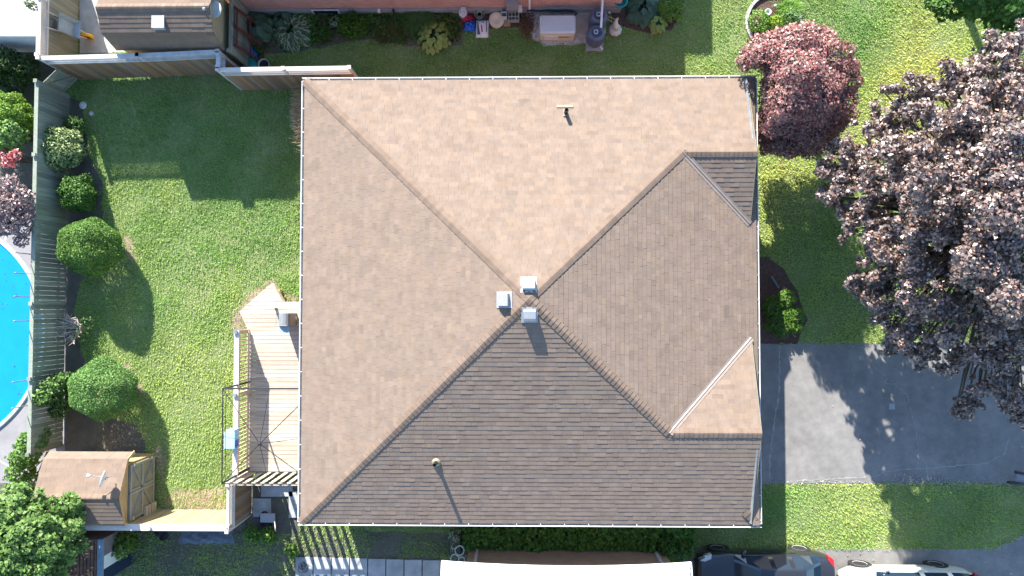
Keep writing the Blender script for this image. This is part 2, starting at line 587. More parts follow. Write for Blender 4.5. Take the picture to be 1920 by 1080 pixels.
def clip_rect(poly, u0, u1, v0, v1):
    for ax, val, g in ((0, u0, True), (0, u1, False), (1, v0, True), (1, v1, False)):
        poly = clip_halfplane(poly, ax, val, g)
        if len(poly) < 3:
            return []
    return poly


def parea(p):
    return 0.5 * sum(p[i][0] * p[(i + 1) % len(p)][1] - p[(i + 1) % len(p)][0] * p[i][1] for i in range(len(p)))


def in_poly(X, Y, poly):
    ins = np.zeros(X.shape, bool)
    n = len(poly)
    for i in range(n):
        x0, y0 = poly[i][0], poly[i][1]
        x1, y1 = poly[(i + 1) % n][0], poly[(i + 1) % n][1]
        c = (y0 > Y) != (y1 > Y)
        with np.errstate(divide='ignore', invalid='ignore'):
            xi = (x1 - x0) * (Y - y0) / (y1 - y0) + x0
        ins ^= c & (X < xi)
    return ins


def wobble(poly, step=0.35, amp=0.07):
    """a hand drawn edge: subdivide an outline and shake it a little"""
    out = []
    n = len(poly)
    for i in range(n):
        a, b = Vector(poly[i][:2]), Vector(poly[(i + 1) % n][:2])
        k = max(1, int((b - a).length / step))
        for j in range(k):
            q = a.lerp(b, j / k)
            out.append((q.x + random.uniform(-amp, amp), q.y + random.uniform(-amp, amp)))
    return out


def sheet(name, poly, z, m):
    o = obj(name, [(p[0], p[1], z) for p in poly], [tuple(range(len(poly)))], m)
    if o.data.polygons[0].normal.z < 0:
        o.data.flip_normals()
    return o


def G(*pts):
    return [tuple(P(u, v, 0)[:2]) for u, v in pts]


# ================================================================= THE SETTING
SPARSE = []
EXCL = []                                                   # outlines where no lawn grows


def ground_sheet(name, poly, z, m, excl=True):
    if excl:
        EXCL.append(poly)
    elif m == M['dirt']:
        SPARSE.append(poly)
    return structure(sheet(name, poly, z, m))


g = MB()
g.add([(-300, -300, 0), (300, -300, 0), (300, 300, 0), (-300, 300, 0)], [(0, 1, 2, 3)])
structure(g.build('lawn_ground', M['lawn']))

# planting beds and bare earth
ground_sheet('garden_bed', wobble(G((123, 176), (158, 190), (170, 300), (190, 340), (196, 400), (180, 505), (150, 530), (140, 590), (146, 640), (165, 690),
                                     (196, 785), (256, 796), (270, 830), (280, 905), (288, 958), (118, 962), (118, 600))), 0.004, M['soil'])
ground_sheet('dirt_strip', wobble(G((232, 440), (247, 448), (256, 475), (250, 500), (238, 486)), 0.15, 0.04), 0.008, M['dirt'], excl=False)
ground_sheet('dirt_edge', wobble(G((226, 672), (244, 684), (262, 712), (270, 738), (258, 736), (240, 706)), 0.15, 0.04), 0.008, M['dirt'], excl=False)
ground_sheet('dirt_patch', wobble(G((288, 838), (302, 830), (310, 862), (306, 900), (294, 884)), 0.15, 0.04), 0.008, M['dirt'], excl=False)
ground_sheet('dirt_corner', wobble(G((338, 918), (420, 915), (424, 958), (310, 962), (306, 940)), 0.2, 0.06), 0.004, M['dirt'], excl=False)
ground_sheet('dirt_by_deck', wobble(G((438, 590), (470, 548), (512, 522), (526, 548), (560, 552), (560, 620), (436, 625)), 0.2, 0.05), 0.004, M['dirt'], excl=False)
ground_sheet('front_bed', wobble(G((1410, 482), (1440, 480), (1468, 505), (1496, 545), (1512, 600), (1496, 644), (1410, 644)), 0.3, 0.05), 0.004, M['mulch'])
ground_sheet('wall_border', wobble(G((440, 28), (848, 22), (872, 45), (866, 84), (800, 92), (740, 84), (700, 76), (640, 78), (600, 92), (520, 100), (455, 112)), 0.3, 0.06), 0.004, M['soil'])
ground_sheet('wall_dirt', wobble(G((866, 20), (985, 20), (985, 48), (930, 54), (866, 52)), 0.3, 0.04), 0.006, M['mulch'])
ground_sheet('east_border', wobble(G((1144, 10), (1285, -40), (1280, 30), (1256, 56), (1218, 62), (1176, 52), (1146, 44)), 0.3, 0.05), 0.004, M['mulch'])
ground_sheet('gravel_pad', wobble(G((984, 22), (1108, 20), (1110, 80), (1072, 84), (1020, 86), (1000, 74), (990, 50)), 0.2, 0.04), 0.009, M['gravel'])
ground_sheet('side_yard', wobble(G((150, 992), (560, 990), (900, 1000), (900, 1100), (150, 1100)), 0.5, 0.08), 0.004, M['soil'], excl=False)
ground_sheet('side_soil', wobble(G((430, 905), (560, 900), (560, 1000), (430, 1000)), 0.3, 0.05), 0.006, M['soil'])
ground_sheet('hedge_soil', G((868, 992), (1300, 992), (1300, 1040), (868, 1040)), 0.006, M['soil'])
ground_sheet('neighbour_yard', wobble(G((-200, 92), (122, 96), (122, 430), (-200, 430)), 0.5, 0.05), 0.004, M['soil'])
ground_sheet('north_patio', G((148, -60), (470, -60), (470, 92), (150, 100)), 0.004, M['concrete'])
ground_sheet('pool_surround', G((-300, 400), (122, 418), (122, 975), (-300, 975)), 0.008, M['pool_deck'])
ground_sheet('west_corner', wobble(G((-200, 900), (150, 905), (150, 1100), (-200, 1100)), 0.5, 0.06), 0.012, M['soil'])

# driveways
drive = wobble(G((1400, 645), (1640, 644), (1800, 640), (2300, 636), (2300, 912), (1920, 908), (1800, 905), (1650, 905), (1400, 908)), 0.3, 0.022)
ground_sheet('driveway', drive, 0.012, M['asphalt'])
drive2 = wobble(G((1270, 1026), (1560, 1029), (1700, 1030), (1862, 1030), (1892, 1018), (1925, 1002), (2300, 960), (2300, 1300), (1270, 1300)), 0.3, 0.025)
ground_sheet('neighbour_driveway', drive2, 0.012, M['asphalt'])


def strip(name, pts, w, z, m):
    vs, fs = [], []
    pp = []
    for i in range(len(pts) - 1):
        a, b = Vector(pts[i]), Vector(pts[i + 1])
        k = max(1, int((b - a).length / 0.12))
        pp += [a.lerp(b, j / k) for j in range(k)]
    pp.append(Vector(pts[-1]))
    pp = [p + Vector((random.uniform(-1, 1), random.uniform(-1, 1))) * 0.022 for p in pp]
    for i, p in enumerate(pp):
        d = (pp[min(i + 1, len(pp) - 1)] - pp[max(i - 1, 0)]).normalized()
        q = Vector((-d.y, d.x)) * w * random.uniform(0.25, 0.75)
        vs += [(p.x - q.x, p.y - q.y, z), (p.x + q.x, p.y + q.y, z)]
        if i:
            k = 2 * i
            fs.append((k - 2, k, k + 1, k - 1))
    return structure(obj(name, vs, fs, m))


strip('driveway_crack', G((1462, 648), (1460, 740), (1450, 800), (1444, 850), (1442, 902)), 0.05, 0.017, M['crack'])
strip('driveway_crack', G((1616, 648), (1640, 690), (1700, 740), (1716, 800), (1722, 850), (1718, 896)), 0.025, 0.0172, M['crack'])
strip('driveway_crack', G((1630, 888), (1700, 880), (1780, 874), (1850, 868), (1884, 850), (1892, 820)), 0.03, 0.0174, M['crack'])
strip('driveway_crack', G((1722, 850), (1736, 870), (1740, 900)), 0.03, 0.0176, M['crack'])
strip('driveway_crack', G((1660, 718), (1700, 722)), 0.02, 0.0178, M['crack'])
strip('driveway_crack', G((1480, 902), (1560, 898), (1640, 893), (1660, 885)), 0.03, 0.018, M['crack'])
pt = P(1672, 762)
ob = MB().prism([(pt.x - .1, pt.y - .1), (pt.x + .1, pt.y - .1), (pt.x + .1, pt.y + .1), (pt.x - .1, pt.y + .1)], 0.012, 0.02).build('drain_cover', M['slab'])
tag(ob, 'small square grey cover set into the shaded asphalt driveway', 'drain cover')

# swimming pool next door
pc = P(-131, 627, 0)
pr = 4.05
pool = thing('swimming_pool', (pc.x, pc.y, 0), 'round bright blue swimming pool in concrete beyond the left fence', 'swimming pool')
MB().lathe([(0.01, 0.02), (pr, 0.02)], (pc.x, pc.y, 0), 96).build('pool_cover', M['pool'], pool)
MB().lathe([(pr, 0.01), (pr, 0.07), (pr + 0.10, 0.07), (pr + 0.12, 0.01)], (pc.x, pc.y, 0), 96).build('coping', M['water_edge'], pool)
for k in range(7):
    a = [P(u, v, 0) for u, v in ((-40, 500), (10, 478), (0, 520), (12, 585), (6, 640), (30, 690), (14, 745))][k]
strip('pool_deck_joint', G((4, 466), (14, 440), (22, 425)), 0.04, 0.0125, M['white'])
strip('pool_deck_joint', G((-20, 850), (12, 872), (40, 892)), 0.04, 0.0125, M['white'])

# paving slabs south of the house
path = structure(MB().prism(G((552, 1042), (826, 1048), (826, 1120), (552, 1120)), 0.0, 0.012).build('paved_path', M['soil']))
EXCL.append(G((552, 1042), (900, 1048), (900, 1120), (552, 1120)))
for i in range(8):
    u0 = 554 + i * 34
    a, b = P(u0 + 1, 1044 + i * 0.8), P(u0 + 33, 1044)
    for j in range(2):
        y1 = a.y - j * 0.62
        MB().box(((a.x + b.x) / 2, y1 - 0.3, 0.025 + random.uniform(-.004, .004)), (abs(b.x - a.x), 0.6, 0.05), random.uniform(-.01, .01)).build('slab', M['slab'], path)

# ================================================================= THE HOUSE
x0, x1, y0, y1 = -6.80, 7.15, -6.53, 7.12
ZE = 2.8
AX, AY, RISE = 0.175, 0.29, 2.20
sT = RISE / (y1 - AY)
sB = RISE / (AY - y0)
sL = RISE / (AX - x0)
sR = 0.3072
XR = 6.93
jT = (AX + (AY - 4.65) * -sT / sR, 4.65)
jB = (AX + (AY + 3.61) * sB / sR, -3.61)
zT = lambda x, y: ZE + (y1 - y) * sT
zB = lambda x, y: ZE + (y - y0) * sB
zL = lambda x, y: ZE + (x - x0) * sL
zR = lambda x, y: ZE + RISE - sR * (x - AX)
sGS = (zT(0, 4.65) - zR(6.93, 0)) / (4.65 - 2.58)
sGN = (zB(0, -3.61) - zR(6.93, 0)) / (3.61 - 0.88)
zGS = lambda x, y: zT(x, 4.65) - sGS * (4.65 - y)
zGN = lambda x, y: zB(x, -3.61) - sGN * (y + 3.61)
house = thing('brick_bungalow', (AX, AY, 0), 'brick bungalow with a large brown shingled hip roof, in the middle', 'house')
roof = MB()
PL = {
    'T': ([(x0, y1), (XR, y1), (XR, 4.65), jT, (AX, AY)], zT, (1, 0), (0, -1), sT, y1),
    'L': ([(x0, y1), (AX, AY), (x0, y0)], zL, (0, 1), (1, 0), sL, x0),
    'B': ([(x0, y0), (AX, AY), jB, (XR, -3.61), (XR, y0)], zB, (1, 0), (0, 1), sB, y0),
    'R': ([(AX, AY), jT, (XR, 2.58), (XR, y1), (x1, y1), (x1, y0), (XR, y0), (XR, -0.88), jB], zR, (0, 1), (-1, 0), sR, x1),
    'GS': ([jT, (XR, 4.65), (XR, 2.58)], zGS, (1, 0), (0, 1), sGS, 2.58),
    'GN': ([jB, (XR, -3.61), (XR, -0.88)], zGN, (1, 0), (0, -1), sGN, -0.88),
}
for k, (poly, zf, *_r) in PL.items():
    if k in ('R', 'T', 'B'):
        # split concave outlines into quads round the apex
        pass
    vs = [(p[0], p[1], zf(*p) - 0.012) for p in poly]
    roof.add(vs, [tuple(range(len(vs)))])
roof_o = roof.build('roof', M['deck_roof'], house)


def shingle_field(poly, zf, U, Vd, s, base, expo=0.143, tmin=0.14, tmax=0.36, thick=0.005, dbl=0.40):
    """yields laminated shingle tabs as (verts, faces, tint): every tab is a wedge, thick at its butt"""
    cs = 1 / math.sqrt(1 + s * s)                     # plan run per metre of slope
    Uv = Vector((U[0], U[1]))
    Vv = Vector((Vd[0], Vd[1]))

    def to_uv(p):
        q = Vector(p)
        v = (q.dot(Vv) - base * (Vv.x + Vv.y)) / cs
        return (q.dot(Uv), v)
    uvp = [to_uv(p) for p in poly]
    umin, umax = min(p[0] for p in uvp), max(p[0] for p in uvp)
    vmax = max(p[1] for p in uvp)
    nz = Vector((-s * Vv.x, -s * Vv.y, 1)).normalized()
    out = []
    row = 0
    while row * expo < vmax:
        va, vb = row * expo, (row + 1) * expo
        u = umin - random.uniform(0, 0.3)
        while u < umax:
            w = random.uniform(tmin, tmax)
            c = clip_rect(uvp, u + 0.0015, u + w - 0.0015, va, vb)
            u += w
            if len(c) < 3 or abs(parea(c)) < 0.0008:
                continue
            if parea(c) < 0:
                c = c[::-1]
            tb = thick * (1.9 if random.random() < dbl else 1.15) * random.uniform(0.9, 1.1)
            vs = []
            for lev in (1, 0):
                for (a, b) in c:
                    k = (b - va) / expo
                    h = (tb * (1 - k) + 0.002) if lev else -0.012
                    pl = Uv * a + Vv * (b * cs + base * (Vv.x + Vv.y))
                    if abs(Uv.x) > 0.5:
                        xy = (a, pl.y)
                    else:
                        xy = (pl.x, a)
                    q = Vector((xy[0], xy[1], zf(xy[0], xy[1]))) + nz * h
                    vs.append(q)
            n = len(c)
            # orientation of the outline once it is in the world
            e1, e2 = vs[1] - vs[0], vs[2] - vs[0]
            flip = e1.cross(e2).z < 0
            top = tuple(range(n)) if not flip else tuple(range(n - 1, -1, -1))
            fs = [top]
            for i in range(n):
                j = (i + 1) % n
                fs.append((i, n + i, n + j, j) if not flip else (j, n + j, n + i, i))
            k = random.gauss(1, 0.032)
            r2 = random.random()
            if r2 < 0.2:
                t = (k * 0.95, k * 0.96, k * 0.98)
            elif r2 < 0.45:
                t = (k * 1.04, k * 1.02, k * 0.99)
            else:
                t = (k, k, k)
            out.append((vs, fs, t))
        row += 1
    return out


tabs = []
for k, (poly, zf, U, Vd, s, base) in PL.items():
    tabs += shingle_field(poly, zf, U, Vd, s, base)
cpos = Vector((0, 0, CAM_H))
tabs.sort(key=lambda t: -(parea([(v.x, v.y) for v in t[0][:len(t[0]) // 2]]) ** 2) / ((t[0][0] - cpos).length ** 4))
for vs, fs, t in tabs[:290]:
    obj('shingle', vs, fs, M['shingle'], roof_o, tints=[(*t, 1)] * len(fs))
V, Fc, T = [], [], []
for vs, fs, t in tabs[290:]:
    o = len(V)
    V += vs
    Fc += [tuple(i + o for i in f) for f in fs]
    T += [(*t, 1)] * len(fs)
stuff(obj('shingle_field', V, Fc, M['shingle'], roof_o, tints=T))


def caps(p0, p1, fa, fb, mroof, half=0.145, expo=0.135, lift=0.02, parent=None):
    p0, p1 = Vector(p0), Vector(p1)                   # from low end to high end, in plan
    d = (p1 - p0)
    nrm = Vector((-d.y, d.x)).normalized()
    n = max(1, int(d.length / expo))
    for i in range(n):
        vs = []
        for tt, h in ((i / n, lift + 0.013), (min(1, (i + 1.15) / n), lift)):
            c = p0 + d * tt
            j = random.uniform(-0.006, 0.006)
            for q in (-half, -half * 0.35, 0, half * 0.35, half):
                w = c + nrm * (q + j)
                z = min(fa(w.x, w.y), fb(w.x, w.y)) + h * (1 if abs(q) < half * 0.9 else 0.85)
                vs.append((w.x, w.y, z))
        m = len(vs)
        vs += [(v[0], v[1], v[2] - 0.03) for v in vs]
        fs = [(k, k + 1, k + 6, k + 5) for k in range(4)]
        fs = [tuple(reversed(f)) for f in fs] if nrm.cross(d.normalized()) > 0 else fs
        fs += [(k, k + 10, k + 11, k + 1) for k in range(4)]
        fs += [(0, 5, 15, 10), (4, 14, 19, 9)]
        obj('ridge_cap', vs, fs, mroof, parent)


caps((x0, y1), (AX, AY), zT, zL, M['cap'], parent=roof_o)
caps((x0, y0), (AX, AY), zB, zL, M['cap'], parent=roof_o)
caps(jT, (AX, AY), zT, zR, M['cap'], parent=roof_o)
caps(jB, (AX, AY), zB, zR, M['cap'], parent=roof_o)
caps((XR + 0.02, 4.65), jT, zT, zGS, M['cap'], parent=roof_o)
caps((XR + 0.02, -3.61), jB, zB, zGN, M['cap'], parent=roof_o)
caps((x1 - 0.02, y0 + 0.02), (XR - 0.25, y0 + 0.42), zB, zR, M['cap'], half=0.12, lift=0.04, parent=roof_o)
caps((x1 - 0.02, y1 - 0.02), (XR - 0.02, y1 - 0.25), zT, zR, M['cap'], half=0.08, lift=0.02, parent=roof_o)


def valley(p0, p1, f1, f2):
    p0, p1 = Vector(p0), Vector(p1)
    d = (p1 - p0).normalized()
    n = Vector((-d.y, d.x))
    vs, fs = [], []
    prof = ((-0.10, 0.016), (-0.035, 0.018), (0, 0.045), (0.035, 0.018), (0.10, 0.016))
    for c in (p0, p1):
        for q, h in prof:
            w = c + n * q
            vs.append((w.x, w.y, max(f1(w.x, w.y), f2(w.x, w.y)) + h))
    fs = [(k, k + 1, k + 6, k + 5) for k in range(4)]
    obj('valley_flashing', vs, fs, M['flash'], roof_o)


valley(jT, (XR, 2.58), zGS, zR)
valley(jB, (XR, -0.88), zGN, zR)

# gable ends with rake boards
for nm, yr, f_a, f_b, ya, yb in (('north', 4.65, zT, zGS, y1 - 0.05, 2.58), ('south', -3.61, zB, zGN, y0 + 0.05, -0.88)):
    X = XR - 0.04
    pts = [(ya, f_a(X, ya)), (yr, f_a(X, yr)), (yb, f_b(X, yb))]
    vs = [(X, y, z - 0.02) for y, z in pts] + [(X - 0.06, y, z - 0.02) for y, z in pts]
    vs[0] = (X, ya, zR(X, ya) + 0.0)
    vs[2] = (X, yb, zR(X, yb) + 0.0)
    obj('gable_wall', vs, [(0, 1, 2), (3, 5, 4), (0, 3, 4, 1), (1, 4, 5, 2), (2, 5, 3, 0)], M['gutter'], house)
    for a, b in ((0, 1), (2, 1)):
        MB().beam((XR + 0.012, pts[a][0], pts[a][1] - 0.035), (XR + 0.012, pts[b][0], pts[b][1] - 0.035), 0.022, 0.09).build('rake_board', M['lead'], house)

# walls under the eaves
wx0, wx1, wy0, wy1 = -6.45, 6.78, -6.18, 6.78
wm = MB()
wm.box(((wx0 + wx1) / 2, wy1 - 0.1, 1.38), (wx1 - wx0, 0.2, 2.76))
wm.box(((wx0 + wx1) / 2, wy0 + 0.1, 1.38), (wx1 - wx0, 0.2, 2.76))
wm.box((wx0 + 0.1, (wy0 + wy1) / 2, 1.38), (0.2, wy1 - wy0 - 0.4, 2.76))
wm.box((wx1 - 0.1, (wy0 + wy1) / 2, 1.38), (0.2, wy1 - wy0 - 0.4, 2.76))
wm.build('wall', M['house_brick'], house)
sf = MB()
gx0, gx1, gy0, gy1 = -6.885, 7.235, -6.615, 7.205
sf.box(((gx0 + gx1) / 2, (wy1 + y1) / 2, 2.735), (x1 - x0, y1 - wy1, 0.02))
sf.box(((gx0 + gx1) / 2, (wy0 + y0) / 2, 2.735), (x1 - x0, wy0 - y0, 0.02))
sf.box(((wx0 + x0) / 2, (wy0 + wy1) / 2, 2.735), (wx0 - x0, wy1 - wy0, 0.02))
sf.box(((wx1 + x1) / 2, (wy0 + wy1) / 2, 2.735), (x1 - wx1, wy1 - wy0, 0.02))
sf.build('soffit', M['white'], house)


def gutter(a, b, out):
    a, b, out = Vector(a), Vector(b), Vector(out)
    d = (b - a).normalized()
    mb = MB()
    zt = 2.80
    o3 = Vector((out.x, out.y, 0))
    mb.beam(Vector((*a, zt - 0.055)) + o3 * 0.0855, Vector((*b, zt - 0.055)) + o3 * 0.0855, 0.018, 0.11)      # front lip
    mb.beam(Vector((*a, zt - 0.062)) - o3 * 0.008, Vector((*b, zt - 0.062)) - o3 * 0.008, 0.012, 0.10)
    gt = mb.build('gutter', M['white'], house)
    MB().beam(Vector((*a, zt - 0.098)) + o3 * 0.037, Vector((*b, zt - 0.098)) + o3 * 0.037, 0.072, 0.012).build('gutter_floor', M['gutter'], gt)
    L = (b - a).length
    n = int(L / 0.72)
    for i in range(n + 1):
        p = a + d * (0.12 + i * (L - 0.24) / n)
        MB().beam(Vector((*p, zt + 0.002)) - o3 * 0.02, Vector((*p, zt + 0.002)) + o3 * 0.09, 0.02, 0.006).build('gutter_hanger', M['white'], gt)


gutter((x0 - .085, y1), (x1 + .085, y1), (0, 1))
gutter((x0 - .085, y0), (x1 + .085, y0), (0, -1))
gutter((x0, y0 + 0.012), (x0, y1 - 0.012), (-1, 0))
gutter((x1, y0 + 0.012), (x1, y1 - 0.012), (1, 0))


def box_vent(px, zf, nrm, out, col, lab):
    """metal hood vent, out = way the hood opens (down slope)"""
    c = Vector((px[0], px[1], zf(*px)))
    nrm = Vector(nrm).normalized()
    o = Vector(out).normalized()
    o = (o - nrm * o.dot(nrm)).normalized()
    sd = nrm.cross(o)
    rot = Matrix((sd, o, nrm)).transposed()
    t = thing('roof_vent', c, None, None)
    t.parent = house
    t.location = c - wloc(house)
    t['label'] = lab
    MB().box(c + nrm * 0.02, (0.46, 0.46, 0.012), rot=rot).build('vent_flange', M['pale_metal'], t)
    h = MB()
    w = 0.17
    prof = ((-0.15, 0.03), (-0.15, 0.19), (0.05, 0.22), (0.17, 0.10), (0.17, 0.03))
    vs = [c + sd * (sg * w) + o * a + nrm * b for sg in (-1, 1) for a, b in prof]
    h.add(vs, [(4, 3, 2, 1, 0), (5, 6, 7, 8, 9)] + [(i, i + 1, i + 6, i + 5) for i in range(4)])
    h.build('vent_hood', M[col], t)
    MB().box(c + o * 0.175 + nrm * 0.06, (0.3, 0.006, 0.06), rot=rot).build('vent_louvre', M['gutter'], t)
    return t


def on_slope(u, v, zf, extra=0.0):
    z = 4.5
    for _ in range(30):
        p = P(u, v, z)
        z = 0.5 * z + 0.5 * (zf(p.x, p.y) + extra)
    return (p.x, p.y)


box_vent(on_slope(991, 534, zT, .1), zT, (0, sT, 1), (0, 1, 0), 'offwhite', 'white hooded vent above the roof peak')
box_vent(on_slope(946, 562, zL, .1), zL, (-sL, 0, 1), (-1, 0, 0), 'grey_plastic', 'grey slatted vent left of the roof peak')
box_vent(on_slope(993, 590, zB, .15), zB, (0, -sB, 1), (0, -1, 0), 'pale_metal', 'metal hooded vent just below the roof peak')

q = on_slope(818, 866, zB, 0.0)
vp = thing('vent_pipe', (0, 0, 0), None, None)
vp.parent = house
vp.location = Vector((q[0], q[1], zB(*q))) - wloc(house)
w = wloc(vp)
MB().lathe([(0.055, -0.05), (0.055, 0.42), (0.04, 0.42), (0.04, 0.30), (0.0, 0.30)], w, 16).build('pipe', M['pipe'], vp)
MB().lathe([(0.14, 0.0), (0.13, 0.03), (0.07, 0.09), (0.06, 0.10)], w, 16).build('pipe_collar', M['lead'], vp)
q = on_slope(1061, 212, zT, 0.0)
vp = thing('vent_pipe', (0, 0, 0), None, None)
vp.parent = house
vp.location = Vector((q[0], q[1], zT(*q))) - wloc(house)
w = wloc(vp)
MB().lathe([(0.06, -0.05), (0.06, 0.34), (0.045, 0.34), (0.045, 0.25), (0.0, 0.25)], w, 16).build('pipe', M['pipe'], vp)
tz = Vector((0, sT, 1)).normalized()
rotT = Matrix((Vector((1, 0, 0)), Vector((0, 1, -sT)).normalized(), tz)).transposed()
MB().box(w + Vector((-0.02, 0.22, -0.22 * sT)) + tz * 0.022, (0.50, 0.09, 0.012), rot=rotT).build('pipe_flange', M['lead'], vp)
MB().box(w + Vector((0, 0, 0)) + tz * 0.03, (0.16, 0.26, 0.012), rot=rotT).build('pipe_collar', M['lead'], vp)

# ================================================================= NEIGHBOURS' BUILDINGS
def hip_roof(parent, xa, xb, ya, yb, ze, sl, m, name='roof'):
    h = min(xb - xa, yb - ya) / 2
    z = ze + h * sl
    if xb - xa > yb - ya:
        r0, r1 = (xa + h, (ya + yb) / 2, z), (xb - h, (ya + yb) / 2, z)
    else:
        r0, r1 = ((xa + xb) / 2, ya + h, z), ((xa + xb) / 2, yb - h, z)
    vs = [(xa, ya, ze), (xb, ya, ze), (xb, yb, ze), (xa, yb, ze), r0, r1]
    if xb - xa > yb - ya:
        fs = [(0, 1, 5, 4), (1, 2, 5), (2, 3, 4, 5), (3, 0, 4), (3, 2, 1, 0)]
    else:
        fs = [(0, 1, 4), (1, 2, 5, 4), (2, 3, 5), (3, 0, 4, 5), (3, 2, 1, 0)]
    return MB().add(vs, fs).build(name, m, parent)


M['roof_plain'] = mat('far_shingles', (0.22, 0.16, 0.13), 0.95, 0.3, 6)
nb = thing('neighbour_brick_house', (-3.5, 15, 0), 'red brick house wall with a grey foundation along the top edge', 'house')
NW = 10.5
b1 = MB()
b1.box((-3.45, NW + 0.1, 1.6), (13.7, 0.2, 2.5))
b1.box((3.3, 12.6, 1.6), (0.2, 4.0, 2.5))
b1.box((-10.2, 15, 1.6), (0.2, 8.8, 2.5))
b1.box((4.4, 17, 1.6), (0.2, 5.0, 2.5))
b1.box((3.9, 14.5, 1.6), (1.0, 0.2, 2.5))
b1.build('wall', M['nb_brick'], nb)
fm = MB()
fm.box((-3.45, NW + 0.06, 0.16), (13.76, 0.28, 0.34))
fm.box((3.33, 12.7, 0.16), (0.28, 4.2, 0.34))
fm.build('foundation', M['found'], nb)
hip_roof(nb, -10.7, 3.9, 10.1, 20, 2.82, 0.36, M['roof_plain'])
hip_roof(nb, 3.9, 4.87, 14.1, 20, 2.80, 0.36, M['roof_plain'], 'roof_wing')
MB().beam(P(993, 22, 0.1), P(993, -6, 1.4), 0.07, 0.05, (0, -1, 0)).build('downspout', M['white'], nb)
hs = []
for i in range(14):
    hs.append((0.15 + i * 0.12, NW - 0.13, 0.32 + 0.03 * math.sin(i * 1.3)))
hs += [(1.90, NW - 0.2, 0.26), (1.72, NW - 0.32, 0.12), (1.66, NW - 0.5, 0.06)]
MB().tube(hs, 0.035, 8).build('black_conduit', M['black'], nb)
MB().box((-0.35, NW - 0.12, 0.75), (0.42, 0.14, 0.5)).build('meter_box', M['grey_plastic'], nb)
MB().box((-0.08, NW - 0.1, 0.45), (0.14, 0.12, 0.35)).build('meter_box', M['white'], nb)
MB().box((-2.05, NW - 0.11, 0.42), (0.17, 0.12, 0.2)).build('wall_vent', M['offwhite'], nb)
MB().box((-5.0, NW - 0.11, 0.36), (0.09, 0.1, 0.12)).build('wall_vent', M['white'], nb)
MB().box((-4.5, NW - 0.11, 0.33), (0.06, 0.08, 0.2)).build('hose_tap', M['black'], nb)
win = MB()
win.box((-6.9, NW - 0.085, 0.26), (0.95, 0.02, 0.3))
wo = win.build('basement_window', M['white'], nb)
MB().box((-6.9, NW - 0.10, 0.26), (0.85, 0.012, 0.22)).build('pane', M['glass'], wo)

# garage to the south: tan brick wall, white roof
ga = thing('neighbour_garage', (1.4, -10, 0), 'small tan brick building with a bright white roof at the bottom edge', 'garage')
GW = P(1000, 1029, 0).y
gxa, gxb = P(880, 1029, 0).x, P(1243, 1029, 0).x
gm = MB()
gm.box(((gxa + gxb) / 2, GW - 0.1, 1.24), (gxb - gxa, 0.2, 2.48))
gm.box((gxa + 0.1, GW - 3.2, 1.24), (0.2, 6, 2.48))
gm.box((gxb - 0.1, GW - 3.2, 1.24), (0.2, 6, 2.48))
gm.build('wall', M['tan_brick'], ga)
eL, eR = P(827, 1053, 2.55), P(1297, 1053, 2.55)
ye = eL.y
rf = MB()
n = 24
vs = []
for i in range(n + 1):
    t = i / n
    x = eL.x + (eR.x - eL.x) * t
    sag = 0.14 * math.sin(math.pi * t) ** 0.8
    vs += [(x, ye - sag, 2.55), (x, ye - sag, 2.43), (x, ye - 3.3, 3.55), (x, ye - 6.6, 2.55)]
fs = []
for i in range(n):
    a = 4 * i
    fs += [(a + 1, a, a + 4, a + 5), (a, a + 2, a + 6, a + 4), (a + 2, a + 3, a + 7, a + 6), (a + 1, a + 5, a + 7, a + 3)]
fs += [(0, 1, 3, 2), (4 * n, 4 * n + 2, 4 * n + 3, 4 * n + 1)]
rf.add(vs, fs)
rf.build('roof', M['white_roof'], ga)
for u, dx in ((896, 0), (1226, 0)):
    p = P(u, 1026, 0)
    MB().beam((p.x, GW + 0.035, 0.05), (p.x, GW + 0.035, 2.42), 0.09, 0.06, (0, 1, 0)).build('downspout', M['white'], ga)
for k in range(4):
    MB().box((eR.x - 0.07, ye - 0.12 - 0.16 * k, 2.60 + 0.05 * k), (0.05, 0.09, 0.05)).build('roof_clip', M['gutter'], ga)

# white outbuilding beyond the left corner
wo = thing('white_outbuilding', (-18, 10, 0), 'white outbuilding with a flat bright roof in the top left corner', 'outbuilding')
a = P(0, 98, 0)
MB().box((-18.4, a.y + 2.0, 0.75), (4.6, 4.0, 1.5)).build('wall', M['white'], wo)
MB().add([(-20.8, a.y - 0.02, 1.5), (-16.05, a.y - 0.06, 1.5), (-16.05, a.y + 4.1, 1.75), (-20.8, a.y + 4.1, 1.75),
          (-20.8, a.y - 0.02, 1.56), (-16.05, a.y - 0.06, 1.56), (-16.05, a.y + 4.1, 1.81), (-20.8, a.y + 4.1, 1.81)],
         [(3, 2, 1, 0), (4, 5, 6, 7), (0, 1, 5, 4), (1, 2, 6, 5), (2, 3, 7, 6), (3, 0, 4, 7)]).build('roof', M['white_roof'], wo)

